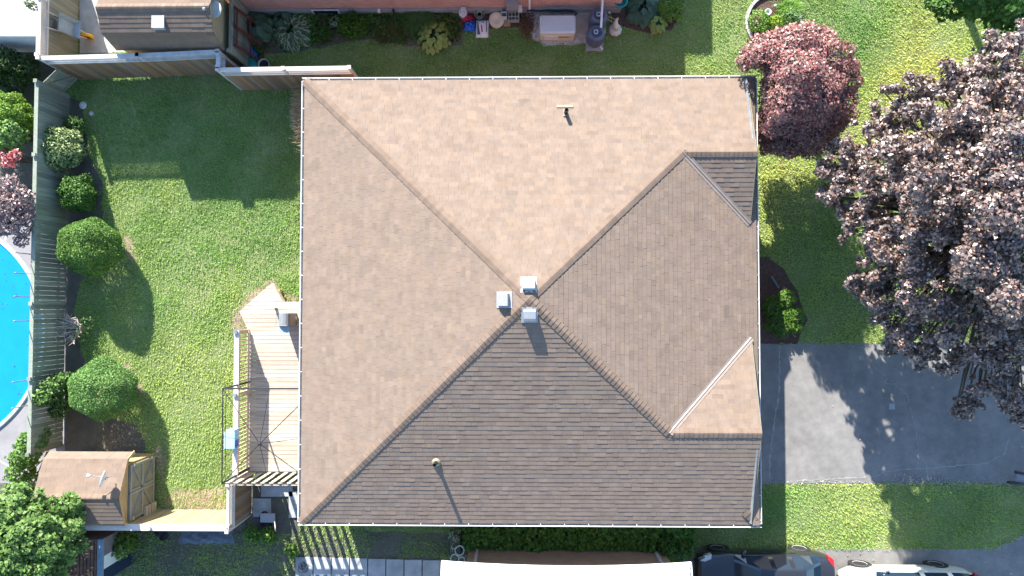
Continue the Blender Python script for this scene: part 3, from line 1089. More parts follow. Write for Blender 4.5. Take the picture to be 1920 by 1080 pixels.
# lean-to at the lower left
lt = thing('lean_to_shed', (-15.5, -9.6, 0), 'lean-to with a rusty sheet roof and blue-grey gutter under the green tree', 'shed')
rx = P(188, 1040, 1.9).x
ly0, ly1 = P(188, 1100, 1.9).y, P(185, 1012, 1.9).y
MB().beam((rx, ly0, 1.88), (rx, ly1, 1.88), 0.16, 0.1).build('gutter', M['beam_blue'], lt)
vs, fs = [], []
nx = 36
for i in range(nx + 1):
    x = rx - 0.1 - i * 0.05
    z = 1.9 + i * 0.012 + (0.03 if i % 2 else 0)
    vs += [(x, ly0, z), (x, ly1, z)]
    if i:
        k = 2 * i
        fs.append((k - 2, k - 1, k + 1, k))
obj('roof_sheet', vs, fs, M['rust'], lt)
yb_ = [ly1 - 0.05, ly1 - 0.62, ly1 - 1.05, ly0]
for i, (mm, nm) in enumerate((('mauve', 'siding'), ('white', 'door_frame'), ('navy', 'dark_door'))):
    ya_, yc_ = yb_[i], yb_[i + 1]
    MB().box((rx - 0.09 - 0.01 * i, (ya_ + yc_) / 2, 0.9), (0.08, abs(ya_ - yc_), 1.8)).build(nm, M[mm], lt)
MB().box((rx - 1.0, ly1 - 0.1, 0.93), (1.7, 0.06, 1.86)).build('back_wall', M['mauve'], lt)
V = []
for k in range(160):
    V.append((rx - 0.2 - 1.6 * random.random(), ly0 + (ly1 - ly0) * random.random()))
C = np.array([(a, b, 1.9 + (rx - 0.1 - a) * 0.24 + 0.045) for a, b in V])
Vq = leaf_quads(C, unit(rng.normal(size=C.shape) * 0.3 + np.array([0, 0, 1])), 0.07 + 0.06 * rng.random(len(C)), 0.6)
lo = fast_quads('roof_leaf_litter', Vq, M['debris'], None, tints(len(Vq), 0.4, (1.2, 0.9, 0.7), (1.7, 1.7, 1.6), 0.35))
stuff(lo)
tag(lo, 'dry leaves scattered on the rusty lean-to roof', 'leaf litter')


# ================================================================= FENCES
def fence(name, pts, ztop, label, bm, capm, lat=0.36, bw=0.14, gap=0.006, side=1, capw=0.14, post=2.4, cat='fence', zb=0.03, jit=0.004, rails=True, capz=0.035, sub=None):
    """pts: ground line; boards stand on its `side` (left of travel = +1); lattice strip above the boards"""
    t = thing(name, (pts[0][0], pts[0][1], 0), label, cat)
    lat_mb = MB()
    for a, b in zip(pts[:-1], pts[1:]):
        a, b = Vector((*a, 0)), Vector((*b, 0))
        d = (b - a)
        Ld = d.length
        d.normalize()
        nrm = Vector((-d.y, d.x, 0)) * side
        zb1 = ztop - lat
        nb_ = max(1, int(Ld / (bw + gap)))
        st = Ld / nb_
        for i in range(nb_):
            c = a + d * (st * (i + 0.5)) + nrm * (0.045 + random.uniform(-jit, jit))
            mb = MB().beam(c + Vector((0, 0, zb + random.uniform(0, 0.03))), c + Vector((0, 0, zb1 - 0.03)), st - gap, 0.018, nrm)
            mb.build('board', bm, t)
        npost = max(1, round(Ld / post))
        for i in range(npost + 1):
            c = a + d * (Ld * i / npost)
            MB().box(c + Vector((0, 0, ztop / 2 + 0.02)), (0.09, 0.09, ztop + 0.04), math.atan2(d.y, d.x)).build('post', capm if lat else bm, t)
            MB().box(c + Vector((0, 0, ztop + 0.06)), (0.12, 0.12, 0.04), math.atan2(d.y, d.x)).build('post_cap', capm, t)
        if rails:
            for z in (0.35, zb1 - 0.25):
                MB().beam(a + Vector((0, 0, z)) - nrm * 0.01, b + Vector((0, 0, z)) - nrm * 0.01, 0.04, 0.09).build('rail', bm, t)
        MB().beam(a + Vector((0, 0, ztop - capz / 2)), b + Vector((0, 0, ztop - capz / 2)), capw, capz).build('cap_rail', capm, t)
        if lat > 0:
            MB().beam(a + Vector((0, 0, zb1)) + nrm * 0.03, b + Vector((0, 0, zb1)) + nrm * 0.03, 0.09, 0.04).build('lattice_rail', capm, t)
            lh = lat - 0.06
            n = int(Ld / 0.075)
            for i in range(n):
                for sg in (-1, 1):
                    s0 = Ld * i / n
                    s1 = s0 + sg * lh
                    z0_, z1_ = zb1 + 0.02, zb1 + 0.02 + lh
                    if s1 < 0:
                        z1_ = z0_ + s0
                        s1 = 0
                    if s1 > Ld:
                        z1_ = z0_ + (Ld - s0)
                        s1 = Ld
                    o = nrm * (0.006 * sg)
                    lat_mb.beam(a + d * s0 + Vector((0, 0, z0_)) + o, a + d * s1 + Vector((0, 0, z1_)) + o, 0.008, 0.028, (0, 0, 1))
    if lat > 0:
        stuff(lat_mb.build('lattice', capm, t))
    return t


fence('board_fence', [(-15.82, 8.2), (-12.55, 8.27), (-9.92, 8.38)], 1.95, 'weathered brown board fence with lattice top below the upper shed', M['wood_rust'], M['cap_blue'], side=-1)
fence('board_fence', [(-9.92, 8.30), (-9.92, 7.86)], 1.95, 'short fence return joining the two weathered brown fences', M['wood_rust'], M['cap_blue'], side=1)
fence('board_fence', [(-9.92, 7.78), (-5.62, 7.82)], 1.95, 'weathered brown board fence ending at the roof corner', M['wood_rust'], M['cap_rail'], side=-1)
fence('board_fence', [(-15.86, 8.3), (-15.86, 12.2)], 1.95, 'tall pale green-brown fence behind the wheelbarrow', M['wood_grey'], M['cap_rail'], side=-1, bw=0.12)
fence('board_fence', [(-9.66, 8.5), (-9.66, 12.2)], 1.7, 'plain grey fence between the upper shed and the hostas', M['wood_green'], M['wood_grey'], lat=0, side=-1, capw=0.06)
fence('board_fence', [(-16.12, 7.55), (-16.12, -4.75)], 1.62, 'long grey-green fence with gaps between its boards beside the pool', M['wood_green'], M['wood_green'], lat=0, side=1, bw=0.15, gap=0.007, capw=0.13, post=2.55)
fence('board_fence', [(-16.9, -7.02), (-9.52, -7.02)], 1.85, 'bright sunlit wooden fence below the lower shed', M['wood_new'], M['cap_rail'], side=1, lat=0.12, capw=0.2)
fence('board_fence', [(-9.46, -7.12), (-9.46, -5.62)], 1.85, 'short fence with a lattice top below the deck corner', M['wood_rust'], M['cap_rail'], side=-1, lat=0.36, capw=0.08)
# low gate panel in the corner
gp = thing('gate_panel', (-15.9, 7.95, 0), 'low green-grey wooden gate panel set across the top left corner of the yard', 'gate')
ga_, gb_ = P(152, 143, 0), P(120, 174, 0)
gd = (gb_ - ga_)
for i in range(6):
    c = ga_ + gd * ((i + 0.5) / 6)
    MB().beam(c + Vector((0, 0, 0.05)), c + Vector((0, 0, 1.08)), gd.length / 6 - 0.008, 0.02, (gd.y, -gd.x, 0)).build('board', M['wood_green'], gp)
for z in (0.12, 1.0):
    nn = Vector((-gd.y, gd.x, 0)).normalized() * 0.03
    if nn.x < 0:
        nn = -nn
    MB().beam(ga_ + nn + Vector((0, 0, z)), gb_ + nn + Vector((0, 0, z)), 0.03, 0.09).build('rail', M['wood_grey'], gp)
MB().beam(ga_ + nn + Vector((0, 0, .15)), gb_ + nn + Vector((0, 0, .97)), 0.025, 0.07).build('brace', M['wood_grey'], gp)

# thin rods rising above the left fence
for i, v in enumerate((512, 556, 602, 716, 765, 474)):
    c = P(32, v, 2.05)
    o = MB().tube([(-16.3, c.y, 0.0), (-16.3, c.y, 2.12)], 0.016, 8).lathe([(0.0, 2.11), (0.03, 2.13), (0.03, 2.15), (0, 2.17)], (-16.3, c.y, 0), 8).build('pool_fence_rod', M['gutter'])
    tag(o, ['thin dark rod by the pool edge, second from the top of the row', 'thin dark rod by the pool, third from the top of the row', 'thin dark rod by the pool, fourth from the top of the row',
            'thin dark rod by the lower pool curve, fifth of the row', 'thin dark rod over the pale pool deck, lowest of the row', 'thin dark rod by the grey pool deck, topmost of the row'][i], 'rod', 'rods standing along the pool side of the fence')


# ================================================================= SHEDS
def shed_shingles(parent, xa, xb, prof, expo=0.143, k=1.0, mname='shingle'):
    """prof: list of (y,z) from one eave over the ridge to the other; shingles on every facet"""
    n = 0
    allt = []
    r = max(range(len(prof)), key=lambda i: prof[i][1])
    for i in range(len(prof) - 1):
        (ya, za), (yb, zb) = prof[i], prof[i + 1]
        lo, hi = ((ya, za), (yb, zb)) if za < zb else ((yb, zb), (ya, za))
        s = (hi[1] - lo[1]) / abs(hi[0] - lo[0])
        vd = 1 if hi[0] > lo[0] else -1
        zf = (lambda lo, s, vd: (lambda x, y: lo[1] + s * (y - lo[0]) * vd))(lo, s, vd)
        ylo, yhi = min(lo[0], hi[0]), max(lo[0], hi[0])
        allt += shingle_field([(xa, ylo), (xb, ylo), (xb, yhi), (xa, yhi)], zf, (1, 0), (0, vd), s, lo[0] * 1.0 if vd == 1 else lo[0], expo, 0.2, 0.42, 0.006, 0.1)
    vs = []
    for x in (xa, xb):
        for y, z in prof:
            vs.append((x, y, z - 0.014))
    m = len(prof)
    ro = MB().add(vs, [(i, i + 1, m + i + 1, m + i) for i in range(m - 1)]).build('roof', M['deck_roof'], parent)
    allt.sort(key=lambda t: -sum(v.z for v in t[0]) / len(t[0]))
    for vs, fs, t in allt[:290]:
        obj('shingle', vs, fs, M[mname], ro, tints=[(t[0] * k, t[1] * k, t[2] * k, 1)] * len(fs))
    V, Fc, T = [], [], []
    for vs, fs, t in allt[290:]:
        o = len(V)
        V += vs
        Fc += [tuple(i + o for i in f) for f in fs]
        T += [(t[0] * k, t[1] * k, t[2] * k, 1)] * len(fs)
    if V:
        stuff(obj('shingle_field', V, Fc, M[mname], ro, tints=T))
    yr, zr = prof[r]
    ncap = int((xb - xa) / 0.17)
    for i in range(ncap):
        a, b = xa + (xb - xa) * i / ncap, xa + (xb - xa) * (i + 1) / ncap - 0.006
        vs = []
        for x in (a, b):
            for dy, dz in ((-0.13, -0.055), (-0.05, 0.0), (0.0, 0.02), (0.05, 0.0), (0.13, -0.055)):
                vs.append((x, yr + dy, zr + dz + 0.012))
        vs += [(v[0], v[1], v[2] - 0.02) for v in vs]
        obj('ridge_cap', vs, [(k_, k_ + 5, k_ + 6, k_ + 1) for k_ in range(4)] + [(0, 10, 15, 5), (4, 9, 19, 14)], M['cap'], ro)
    return ro


def dish(loc, face, parent_label, name='satellite_dish', post=0.5):
    """a small dish on a post; face = way it looks"""
    t = thing(name, loc, parent_label, 'satellite dish')
    loc = Vector(loc)
    f = Vector(face).normalized()
    sd = f.cross(Vector((0, 0, 1))).normalized()
    up = sd.cross(f)
    rot = Matrix((sd, up, f)).transposed()
    c = loc + Vector((0, 0, post))
    MB().tube([loc, loc + Vector((0, 0, post * 0.8)), c - f * 0.08], 0.02, 8).build('mast', M['pale_metal'], t)
    MB().lathe([(0.0, -0.05), (0.12, -0.035), (0.23, 0.0), (0.26, 0.02), (0.255, 0.03), (0.12, -0.02), (0.0, -0.032)], c, 24, rot).build('reflector', M['offwhite'], t, True)
    MB().tube([c - up * 0.22 + f * 0.02, c - up * 0.12 + f * 0.40], 0.012, 6).build('feed_arm', M['pale_metal'], t)
    MB().lathe([(0.0, -0.05), (0.05, -0.04), (0.06, 0.05), (0.0, 0.07)], c - up * 0.10 + f * 0.42, 10, rot).build('receiver_head', M['offwhite'], t, True)
    return t


# lower shed
s1 = thing('garden_shed', (-14, -5.95, 0), 'wooden garden shed with a pinkish gambrel roof and double doors by the lower fence', 'shed')
sx0, sx1 = -15.48, -12.72
sp = [(-7.18, 1.48), (-6.86, 2.0), (-5.97, 2.30), (-4.84, 1.84), (-4.68, 1.50)]
M['shed_shingle'] = mat('shed_shingle', (0.195, 0.145, 0.112), 0.95, 0.12, 3.0, bump=0.3, bscale=200, tint=True, spec=0.2, bdist=0.004)
shed_shingles(s1, sx0, sx1, sp, mname='shed_shingle')
for X, nm in ((-12.84, 'front'), (-15.41, 'back')):
    # plank wall following the gambrel outline
    def ztop_at(y):
        for (ya, za), (yb, zb) in zip(sp[:-1], sp[1:]):
            if ya <= y <= yb:
                return za + (zb - za) * (y - ya) / (yb - ya) - 0.03
        return 1.4
    hb = 0.15
    nrow = 15
    for i in range(nrow):
        z0_, z1_ = 0.08 + i * hb, 0.08 + (i + 1) * hb - 0.008
        ys = [y for y in np.linspace(-7.05, -5.03, 111) if ztop_at(y) > z1_]
        if not ys:
            continue
        ya, yb = ys[0], ys[-1]
        MB().box((X + random.uniform(-.003, .003), (ya + yb) / 2, (z0_ + z1_) / 2), (0.03, yb - ya, z1_ - z0_)).build('plank', M['shed_front'], s1)
for y in (-7.02, -5.06):
    MB().box((-14.12, y, 0.78), (2.5, 0.05, 1.4)).build('side_wall', M['shed_front'], s1)
for sg, yc in ((-1, -6.44), (1, -5.54)):
    dr = MB().box((-12.80, yc, 0.88), (0.035, 0.88, 1.5)).build('door', M['shed_door'], s1)
    for z in (0.2, 0.88, 1.56):
        MB().box((-12.768, yc, z), (0.025, 0.86, 0.09)).build('door_rail', M['shed_door_trim'], dr)
    for ye_ in (yc - 0.40, yc + 0.40):
        MB().box((-12.767, ye_, 0.88), (0.022, 0.08, 1.48)).build('door_stile', M['shed_door_trim'], dr)
    MB().beam((-12.766, yc - sg * 0.38, 0.86), (-12.766, yc + sg * 0.38, 0.25), 0.02, 0.08, (1, 0, 0)).build('door_brace', M['shed_door_trim'], dr)
    MB().beam((-12.766, yc - sg * 0.38, 0.92), (-12.766, yc + sg * 0.38, 1.52), 0.02, 0.08, (1, 0, 0)).build('door_brace', M['shed_door_trim'], dr)
    for z in (0.35, 1.4):
        MB().box((-12.755, yc + sg * 0.42, z), (0.02, 0.10, 0.05)).build('hinge', M['white'], dr)
MB().box((-12.76, -5.94, 0.95), (0.03, 0.04, 0.12)).build('door_latch', M['black'], s1)
for a, b in zip(sp[:-1], sp[1:]):
    MB().beam((sx1 - 0.015, a[0], a[1] - 0.05), (sx1 - 0.015, b[0], b[1] - 0.05), 0.03, 0.08).build('rake_board', M['shed_front'], s1)
dish(P(207, 893, 2.28), (-0.9, 0.25, 0.35), 'grey satellite dish on the ridge end of the lower shed', post=0.38)
# pallet beside the shed
pa = thing('wood_pallet', (-12.7, -6.95, 0), 'small stack of pale slats standing between the lower shed and the fence', 'pallet')
for i in range(4):
    MB().box((-12.72, -6.88, 0.22 + i * 0.17), (0.10, 0.42, 0.12)).build('slat', M['rail_wood'], pa)
for y in (-7.05, -6.7):
    MB().box((-12.80, y, 0.45), (0.05, 0.06, 0.9)).build('upright', M['wood_grey'], pa)

# upper shed
s2 = thing('garden_shed', (-11.2, 8.9, 0), 'brown shingled shed with tan siding and a skylight vent along the top edge', 'shed')
up_ = [(8.66 - 0.86 + 0.16, 1.72), (8.66 - 0.52, 2.30), (8.98, 2.75), (8.98 + 0.84, 2.30), (8.98 + 1.02, 1.72)]
p_ridge = P(395, 12, 2.92)
p_brk = P(398, 60, 2.64)
p_eav = P(420, 93, 1.80)
up_ = [(p_eav.y, 1.80), (p_brk.y, 2.64), (p_ridge.y, 2.92), (2 * p_ridge.y - p_brk.y, 2.64), (2 * p_ridge.y - p_eav.y, 1.80)]
ux0, ux1 = P(182, 20, 2.85).x, P(396, 30, 2.8).x
shed_shingles(s2, ux0, ux1, up_, mname='shed_shingle', k=0.92)
for X in (ux1 - 0.12, ux0 + 0.12):
    vs = [(X, y, z - 0.03) for y, z in up_[1:-1]] + [(X, up_[-1][0] - 0.1, 1.7), (X, up_[-1][0] - 0.1, 0.05), (X, up_[0][0] + 0.1, 0.05), (X, up_[0][0] + 0.1, 1.7)]
    n = len(vs)
    vs2 = [(v[0] - 0.05, v[1], v[2]) for v in vs]
    MB().add(vs + vs2, [tuple(range(n)), tuple(range(2 * n - 1, n - 1, -1))] + [(i, n + i, n + (i + 1) % n, (i + 1) % n) for i in range(n)]).build('gable_wall', M['tan_siding'], s2)
for y in (up_[0][0] + 0.12, up_[-1][0] - 0.12):
    MB().box(((ux0 + ux1) / 2, y, 0.86), (ux1 - ux0 - 0.3, 0.05, 1.7)).build('side_wall', M['tan_siding'], s2)
c = P(296, 42, 2.82)
sv = MB().box((c.x, c.y, 2.74), (0.34, 0.36, 0.14)).build('roof_vent', M['tray'], s2)
MB().box((c.x, c.y + 0.02, 2.822), (0.40, 0.40, 0.025)).build('vent_cap', M['pale_metal'], sv)
dish(P(408, 22, 2.3), (-0.2, -0.2, 0.95), 'pale satellite dish on the gable of the upper shed', post=0.2)

# ================================================================= DECK, RAILING, GAZEBO
DZ = 0.5
deck = thing('wooden_deck', (-8, -3, 0), 'pale wooden deck with a slanted corner along the left side of the house', 'deck')
dpoly = [tuple(P(u, v, DZ)[:2]) for u, v in ((449, 584), (511, 529), (530, 566), (575, 566), (575, 884), (462, 884), (463, 614))]
ya, yb = min(p[1] for p in dpoly), max(p[1] for p in dpoly)
bw = 0.145
i = 0
y = ya
while y < yb:
    c = clip_rect(dpoly, -20, 20, y, y + bw - 0.012)
    if len(c) >= 3 and abs(parea(c)) > 0.01:
        if parea(c) < 0:
            c = c[::-1]
        MB().prism(c, DZ - 0.035 + random.uniform(-.002, .002), DZ).build('deck_board', M['deck'], deck)
    y += bw
jo = MB()
for i in range(len(dpoly)):
    a, b = Vector((*dpoly[i], DZ - 0.16)), Vector((*dpoly[(i + 1) % len(dpoly)], DZ - 0.16))
    cen = Vector((-8, -3, DZ - 0.16))
    MB().beam(a.lerp(cen, 0.012), b.lerp(cen, 0.012), 0.04, 0.24).build('rim_joist', M['rail_wood'], deck)
for u, v in ((470, 622), (470, 750), (470, 876), (455, 584), (515, 545)):
    p = P(u, v, DZ)
    MB().box((p.x + 0.05, p.y, 0.16), (0.1, 0.1, 0.31)).build('deck_post', M['rail_wood'], deck)
# straight railing
ra = thing('deck_railing', (-9.3, -3, DZ), 'pale wooden deck railing with upright balusters above the lawn', 'railing')
r0, r1 = P(464, 620, DZ), P(464, 880, DZ)
XRl = (r0.x + r1.x) / 2 + 0.02
MB().box((XRl, (r0.y + r1.y) / 2, DZ + 0.985), (0.16, abs(r1.y - r0.y) + 0.1, 0.035)).build('top_rail', M['cap_rail'], ra)
MB().box((XRl + 0.05, (r0.y + r1.y) / 2, DZ + 0.90), (0.04, abs(r1.y - r0.y), 0.09)).build('upper_rail', M['rail_wood'], ra)
MB().box((XRl + 0.05, (r0.y + r1.y) / 2, DZ + 0.12), (0.04, abs(r1.y - r0.y), 0.09)).build('lower_rail', M['rail_wood'], ra)
nbal = 36
for i in range(nbal):
    y = r0.y + (r1.y - r0.y) * (i + 0.5) / nbal
    MB().box((XRl + 0.012, y, DZ + 0.50), (0.035, 0.035, 0.86)).build('baluster', M['rail_wood'], ra)
for y in (r0.y, (r0.y + r1.y) / 2 + 0.3, r1.y):
    MB().box((XRl - 0.02, y, DZ + 0.52), (0.09, 0.09, 1.04)).build('post', M['rail_wood'], ra)
    MB().box((XRl - 0.02, y, DZ + 1.06), (0.12, 0.12, 0.04)).build('post_cap', M['gutter'], ra)
# short railing by the grill
sr = thing('short_railing', P(530, 572, DZ), 'short white railing at the upper end of the deck', 'railing')
a, b = P(508, 573, DZ + 0.3), P(575, 573, DZ + 0.3)
MB().beam(a + Vector((0, 0, 0.0)), b, 0.14, 0.035).build('top_rail', M['white'], sr)
for t in (0.03, 0.97):
    c = a.lerp(b, t)
    MB().box((c.x, c.y, DZ + 0.14), (0.08, 0.08, 0.28)).build('post', M['rail_wood'], sr)
# grill
p = P(547, 598, DZ)
gr = thing('gas_grill', p, 'small dark grill with a pale side shelf under the eave', 'grill')
MB().box((p.x, p.y, DZ + 0.42), (0.36, 0.40, 0.62)).build('cabinet', M['grey_plastic'], gr)
lid = MB()
vs = []
for sy in (-0.20, 0.20):
    for k in range(7):
        a_ = math.pi * k / 6
        vs.append((p.x + 0.18 * math.cos(a_), p.y + sy, DZ + 0.74 + 0.13 * math.sin(a_)))
lid.add(vs, [tuple(range(6, -1, -1)), tuple(range(7, 14))] + [(i, i + 1, i + 8, i + 7) for i in range(6)]).build('lid', M['gutter'], gr)
MB().box((p.x, p.y - 0.34, DZ + 0.72), (0.34, 0.24, 0.03)).build('side_shelf', M['tray'], gr)
MB().tube([(p.x - 0.25, p.y - 0.2, DZ + 0.82), (p.x - 0.25, p.y + 0.2, DZ + 0.82)], 0.015, 8).build('handle', M['pale_metal'], gr)
for dx in (-0.15, 0.15):
    for dy in (-0.17, 0.17):
        MB().box((p.x + dx, p.y + dy, DZ + 0.055), (0.05, 0.05, 0.11)).build('leg', M['black'], gr)

# slatted screen at the lower end
sc_ = thing('slatted_screen', (-8, -5.7, DZ), 'slatted privacy screen of wide pale boards across the lower end of the deck', 'screen')
ys = P(500, 883, DZ).y - 0.06
xa = P(470, 883, DZ).x
nsl = 13
for i in range(nsl):
    x = xa + 0.08 + i * 0.285
    if x > -6.5:
        break
    MB().box((x, ys, 1.08), (0.125, 0.025, 2.06)).build('slat', M['deck'], sc_)
for z in (0.35, 1.9):
    MB().box(((xa - 6.5) / 2, ys - 0.04, z), (-6.5 - xa, 0.045, 0.09)).build('rail', M['rail_wood'], sc_)
for x in (xa, -6.55):
    MB().box((x, ys - 0.03, 1.07), (0.09, 0.09, 2.14)).build('post', M['rail_wood'], sc_)

# gazebo frame
gz = thing('gazebo_frame', (-7.7, -4.6, DZ), 'bare black metal gazebo frame without its canopy over the deck', 'gazebo')
zt = 2.58
cA, cB = P(418, 729, zt), P(416, 907, zt)
cC, cD = Vector((-6.42, cA.y, zt)), Vector((-6.42, cB.y, zt))
hub = P(487, 832, 2.95)
for c in (cA, cB, cC, cD):
    MB().tube([(c.x, c.y, DZ if c.y > ys + 0.1 else 0.0), c], 0.03, 8).build('post', M['black'], gz)
    mid = c.lerp(hub, 0.5) + Vector((0, 0, 0.03))
    MB().tube([c, mid, hub], 0.013, 6).build('roof_rib', M['black'], gz)
for a, b in ((cA, cB), (cB, cD), (cD, cC), (cC, cA)):
    MB().tube([a, b], 0.02, 6).build('top_bar', M['black'], gz)
    d_ = Vector((0, 0, -0.22))
    MB().tube([a + d_, b + d_], 0.009, 6).build('curtain_rail', M['black'], gz)
    m_ = a.lerp(b, 0.5)
    MB().tube([m_, hub], 0.008, 6).build('roof_rib', M['black'], gz)
MB().lathe([(0.0, -0.03), (0.05, -0.03), (0.05, 0.04), (0, 0.06)], hub, 10).build('hub', M['black'], gz)
# blue container on the railing
p = P(431, 822, DZ + 1.02)
bl = thing('planter_tub', (XRl - 0.02, p.y, DZ + 1.0), 'pale blue plastic tub standing on the deck rail', 'tub')
c = Vector((XRl - 0.02, p.y, DZ + 1.003))
MB().box(c + Vector((0, -0.10, 0.16)), (0.26, 0.30, 0.32)).build('lower_tub', M['bluebarrel'], bl)
MB().box(c + Vector((0, 0.16, 0.19)), (0.28, 0.34, 0.38)).box(c + Vector((0, 0.0, 0.40)), (0.34, 0.50, 0.04)).build('upper_tub', M['palebluep'], bl)

# ================================================================= SMALL THINGS
# wheelbarrow leaning on the fence behind
wb = thing('wheelbarrow', (-15.3, 9.7, 0), 'blue-grey wheelbarrow with a yellow wheel leaning upright on the fence', 'wheelbarrow')
wc = P(163, 68, 0.22)
h1, h2 = P(84, 18, 1.72), P(82, 50, 1.72)
ax = ((h1 + h2) / 2 - wc)
for h in (h1, h2):
    e = wc.lerp(h, 0.0) + (h - (h1 + h2) / 2) * 0.25
    MB().tube([e, h], 0.02, 8).build('handle', M['cap_rail'], wb)
sd = (h1 - h2).normalized()
nr = ax.normalized().cross(sd).normalized()
if nr.x < 0:
    nr = -nr
ad = ax.normalized()
tr = MB()
vs = []
for lev, (kx, off) in enumerate(((0.72, 0.05), (1.0, 0.26))):
    for s_, a_ in ((-1, 0.30), (1, 0.30), (1, 0.80), (-1, 0.80)):
        cc = wc + ad * (ax.length * (0.55 + (a_ - 0.55) * kx))
        vs.append(cc + sd * s_ * 0.30 * kx + nr * off)
tr.add(vs, [(0, 1, 2, 3), (0, 4, 5, 1), (1, 5, 6, 2), (2, 6, 7, 3), (3, 7, 4, 0)])
tr.build('tray', M['tray'], wb)
rotw = Matrix((ad, nr, sd)).transposed()
wh = MB().lathe([(0.12, -0.05), (0.20, -0.055), (0.22, 0.0), (0.20, 0.055), (0.12, 0.05), (0.12, -0.05)], wc, 20, rotw).build('wheel', M['yellow'], wb, True)
MB().lathe([(0.0, -0.03), (0.12, -0.03), (0.12, 0.03), (0.0, 0.03)], wc, 16, rotw).build('hub', M['hole'], wh)
for s_ in (-0.2, 0.2):
    a_ = wc + ad * ax.length * 0.68 + sd * s_
    MB().tube([a_, a_ + nr * -0.02 + ad * -0.12, a_ + nr * 0.05 + ad * 0.2], 0.014, 6).build('leg', M['black'], wb)

# red trellis leaning on the grey fence
tl = thing('wooden_trellis', (-9.4, 8.9, 0), 'dark red wooden trellis leaning against the grey fence', 'trellis')
ta, tb = P(422, 62, 1.5), P(418, 112, 1.5)
ba, bb = P(476, 98, 0.0), P(474, 146, 0.0)
ta, tb = Vector((-9.55, 10.0, 1.6)), Vector((-9.55, 8.75, 1.6))
ba, bb = Vector((-9.15, 9.9, 0.02)), Vector((-9.15, 8.7, 0.02))
for t in (0.0, 0.5, 1.0):
    MB().beam(ba.lerp(bb, t), ta.lerp(tb, t), 0.10, 0.03, (1, 0, 0)).build('upright', M['red_wood'], tl)
for t in (0.06, 0.5, 0.94):
    MB().beam(ba.lerp(ta, t) + Vector((.02, 0, 0)), bb.lerp(tb, t) + Vector((.02, 0, 0)), 0.025, 0.11).build('crosspiece', M['red_wood'], tl)

p = P(470, 98, 0.0)
bb_ = thing('plastic_barrel', p, 'bright blue plastic drum lying near the red trellis', 'barrel')
rotb = Matrix((Vector((0.6, 0.2, 0.78)).normalized().cross(Vector((0, 1, 0))).normalized(), Vector((0, 1, 0)), Vector((-0.75, 0.35, 0.55)).normalized())).transposed()
MB().lathe([(0.0, -0.28), (0.15, -0.28), (0.17, -0.24), (0.17, 0.0), (0.175, 0.02), (0.17, 0.04), (0.17, 0.24), (0.15, 0.28), (0.0, 0.28)], p + Vector((0, 0, 0.26)), 20, rotb).build('drum', M['bluebarrel'], bb_, True)
MB().lathe([(0.0, 0.28), (0.045, 0.28), (0.045, 0.32), (0.0, 0.325)], p + Vector((0, 0, 0.26)) + rotb @ Vector((0.0, -0.09, 0)), 12, rotb).build('cap', M['white'], bb_)
p = P(472, 124, 0.15)
tt = thing('plastic_tub', (p.x, p.y, 0), 'upturned teal plastic tub behind the brown fence', 'tub')
MB().lathe([(0.28, 0.0), (0.30, 0.02), (0.25, 0.26), (0.23, 0.30), (0.0, 0.31)], (p.x, p.y, 0), 24).build('body', M['teal'], tt, True)
MB().lathe([(0.30, 0.0), (0.325, 0.0), (0.325, 0.03), (0.30, 0.03), (0.30, 0.0)], (p.x, p.y, 0.0), 24).build('rim', M['teal'], tt)
p = P(499, 125, 0.1)
wbk = thing('speckled_bucket', (p.x, p.y, 0), 'pale speckled bucket behind the brown fence', 'bucket')
M['speckle'] = mat('speckled_pale_plastic', (0.30, 0.45, 0.5), 0.5, 0.4, 40, col2=(0.7, 0.74, 0.72))
MB().lathe([(0.0, 0.02), (0.15, 0.0), (0.19, 0.34), (0.20, 0.36), (0.18, 0.36), (0.14, 0.05), (0.0, 0.05)], (p.x, p.y, 0), 20).build('body', M['speckle'], wbk, True)
MB().lathe([(0.0, 0.30), (0.165, 0.30)], (p.x, p.y, 0), 20).build('contents', M['hole'], wbk)

# clutter by the red brick wall
p = P(868, 25, 0.25)
pl = thing('perforated_tub', (p.x, p.y, 0), 'round white lidded tub with holes by the brick wall', 'tub')
MB().lathe([(0.13, 0), (0.15, 0.30), (0.15, 0.33), (0.0, 0.34)], (p.x, p.y, 0), 20).build('body', M['offwhite'], pl, True)
for k in range(4):
    MB().lathe([(0.0, 0.342), (0.015, 0.342)], (p.x + 0.07 * math.cos(k * 1.57), p.y + 0.07 * math.sin(k * 1.57), 0.0035), 8).build('lid_hole', M['hole'], pl)


def bag(name, cu, cv, sx, sy, h, m, label, cat):
    p = P(cu, cv, 0)
    t = thing(name, (p.x, p.y, 0), label, cat)
    n = 14
    vs, fs = [], []
    for i in range(n + 1):
        for j in range(n + 1):
            u, v = i / n * 2 - 1, j / n * 2 - 1
            hh = h * max(0, (1 - abs(u) ** 3) * (1 - abs(v) ** 3)) ** 0.6 * (0.8 + 0.35 * math.sin(u * 7 + v * 3) * math.sin(v * 6 - u * 2)) + 0.02
            vs.append((p.x + u * sx * (1 + 0.08 * math.sin(v * 9)), p.y + v * sy * (1 + 0.08 * math.sin(u * 8)), hh))
    for i in range(n):
        for j in range(n):
            a = i * (n + 1) + j
            fs.append((a, a + n + 1, a + n + 2, a + 1))
    obj('bag_body', vs, fs, m, t, True)
    return t


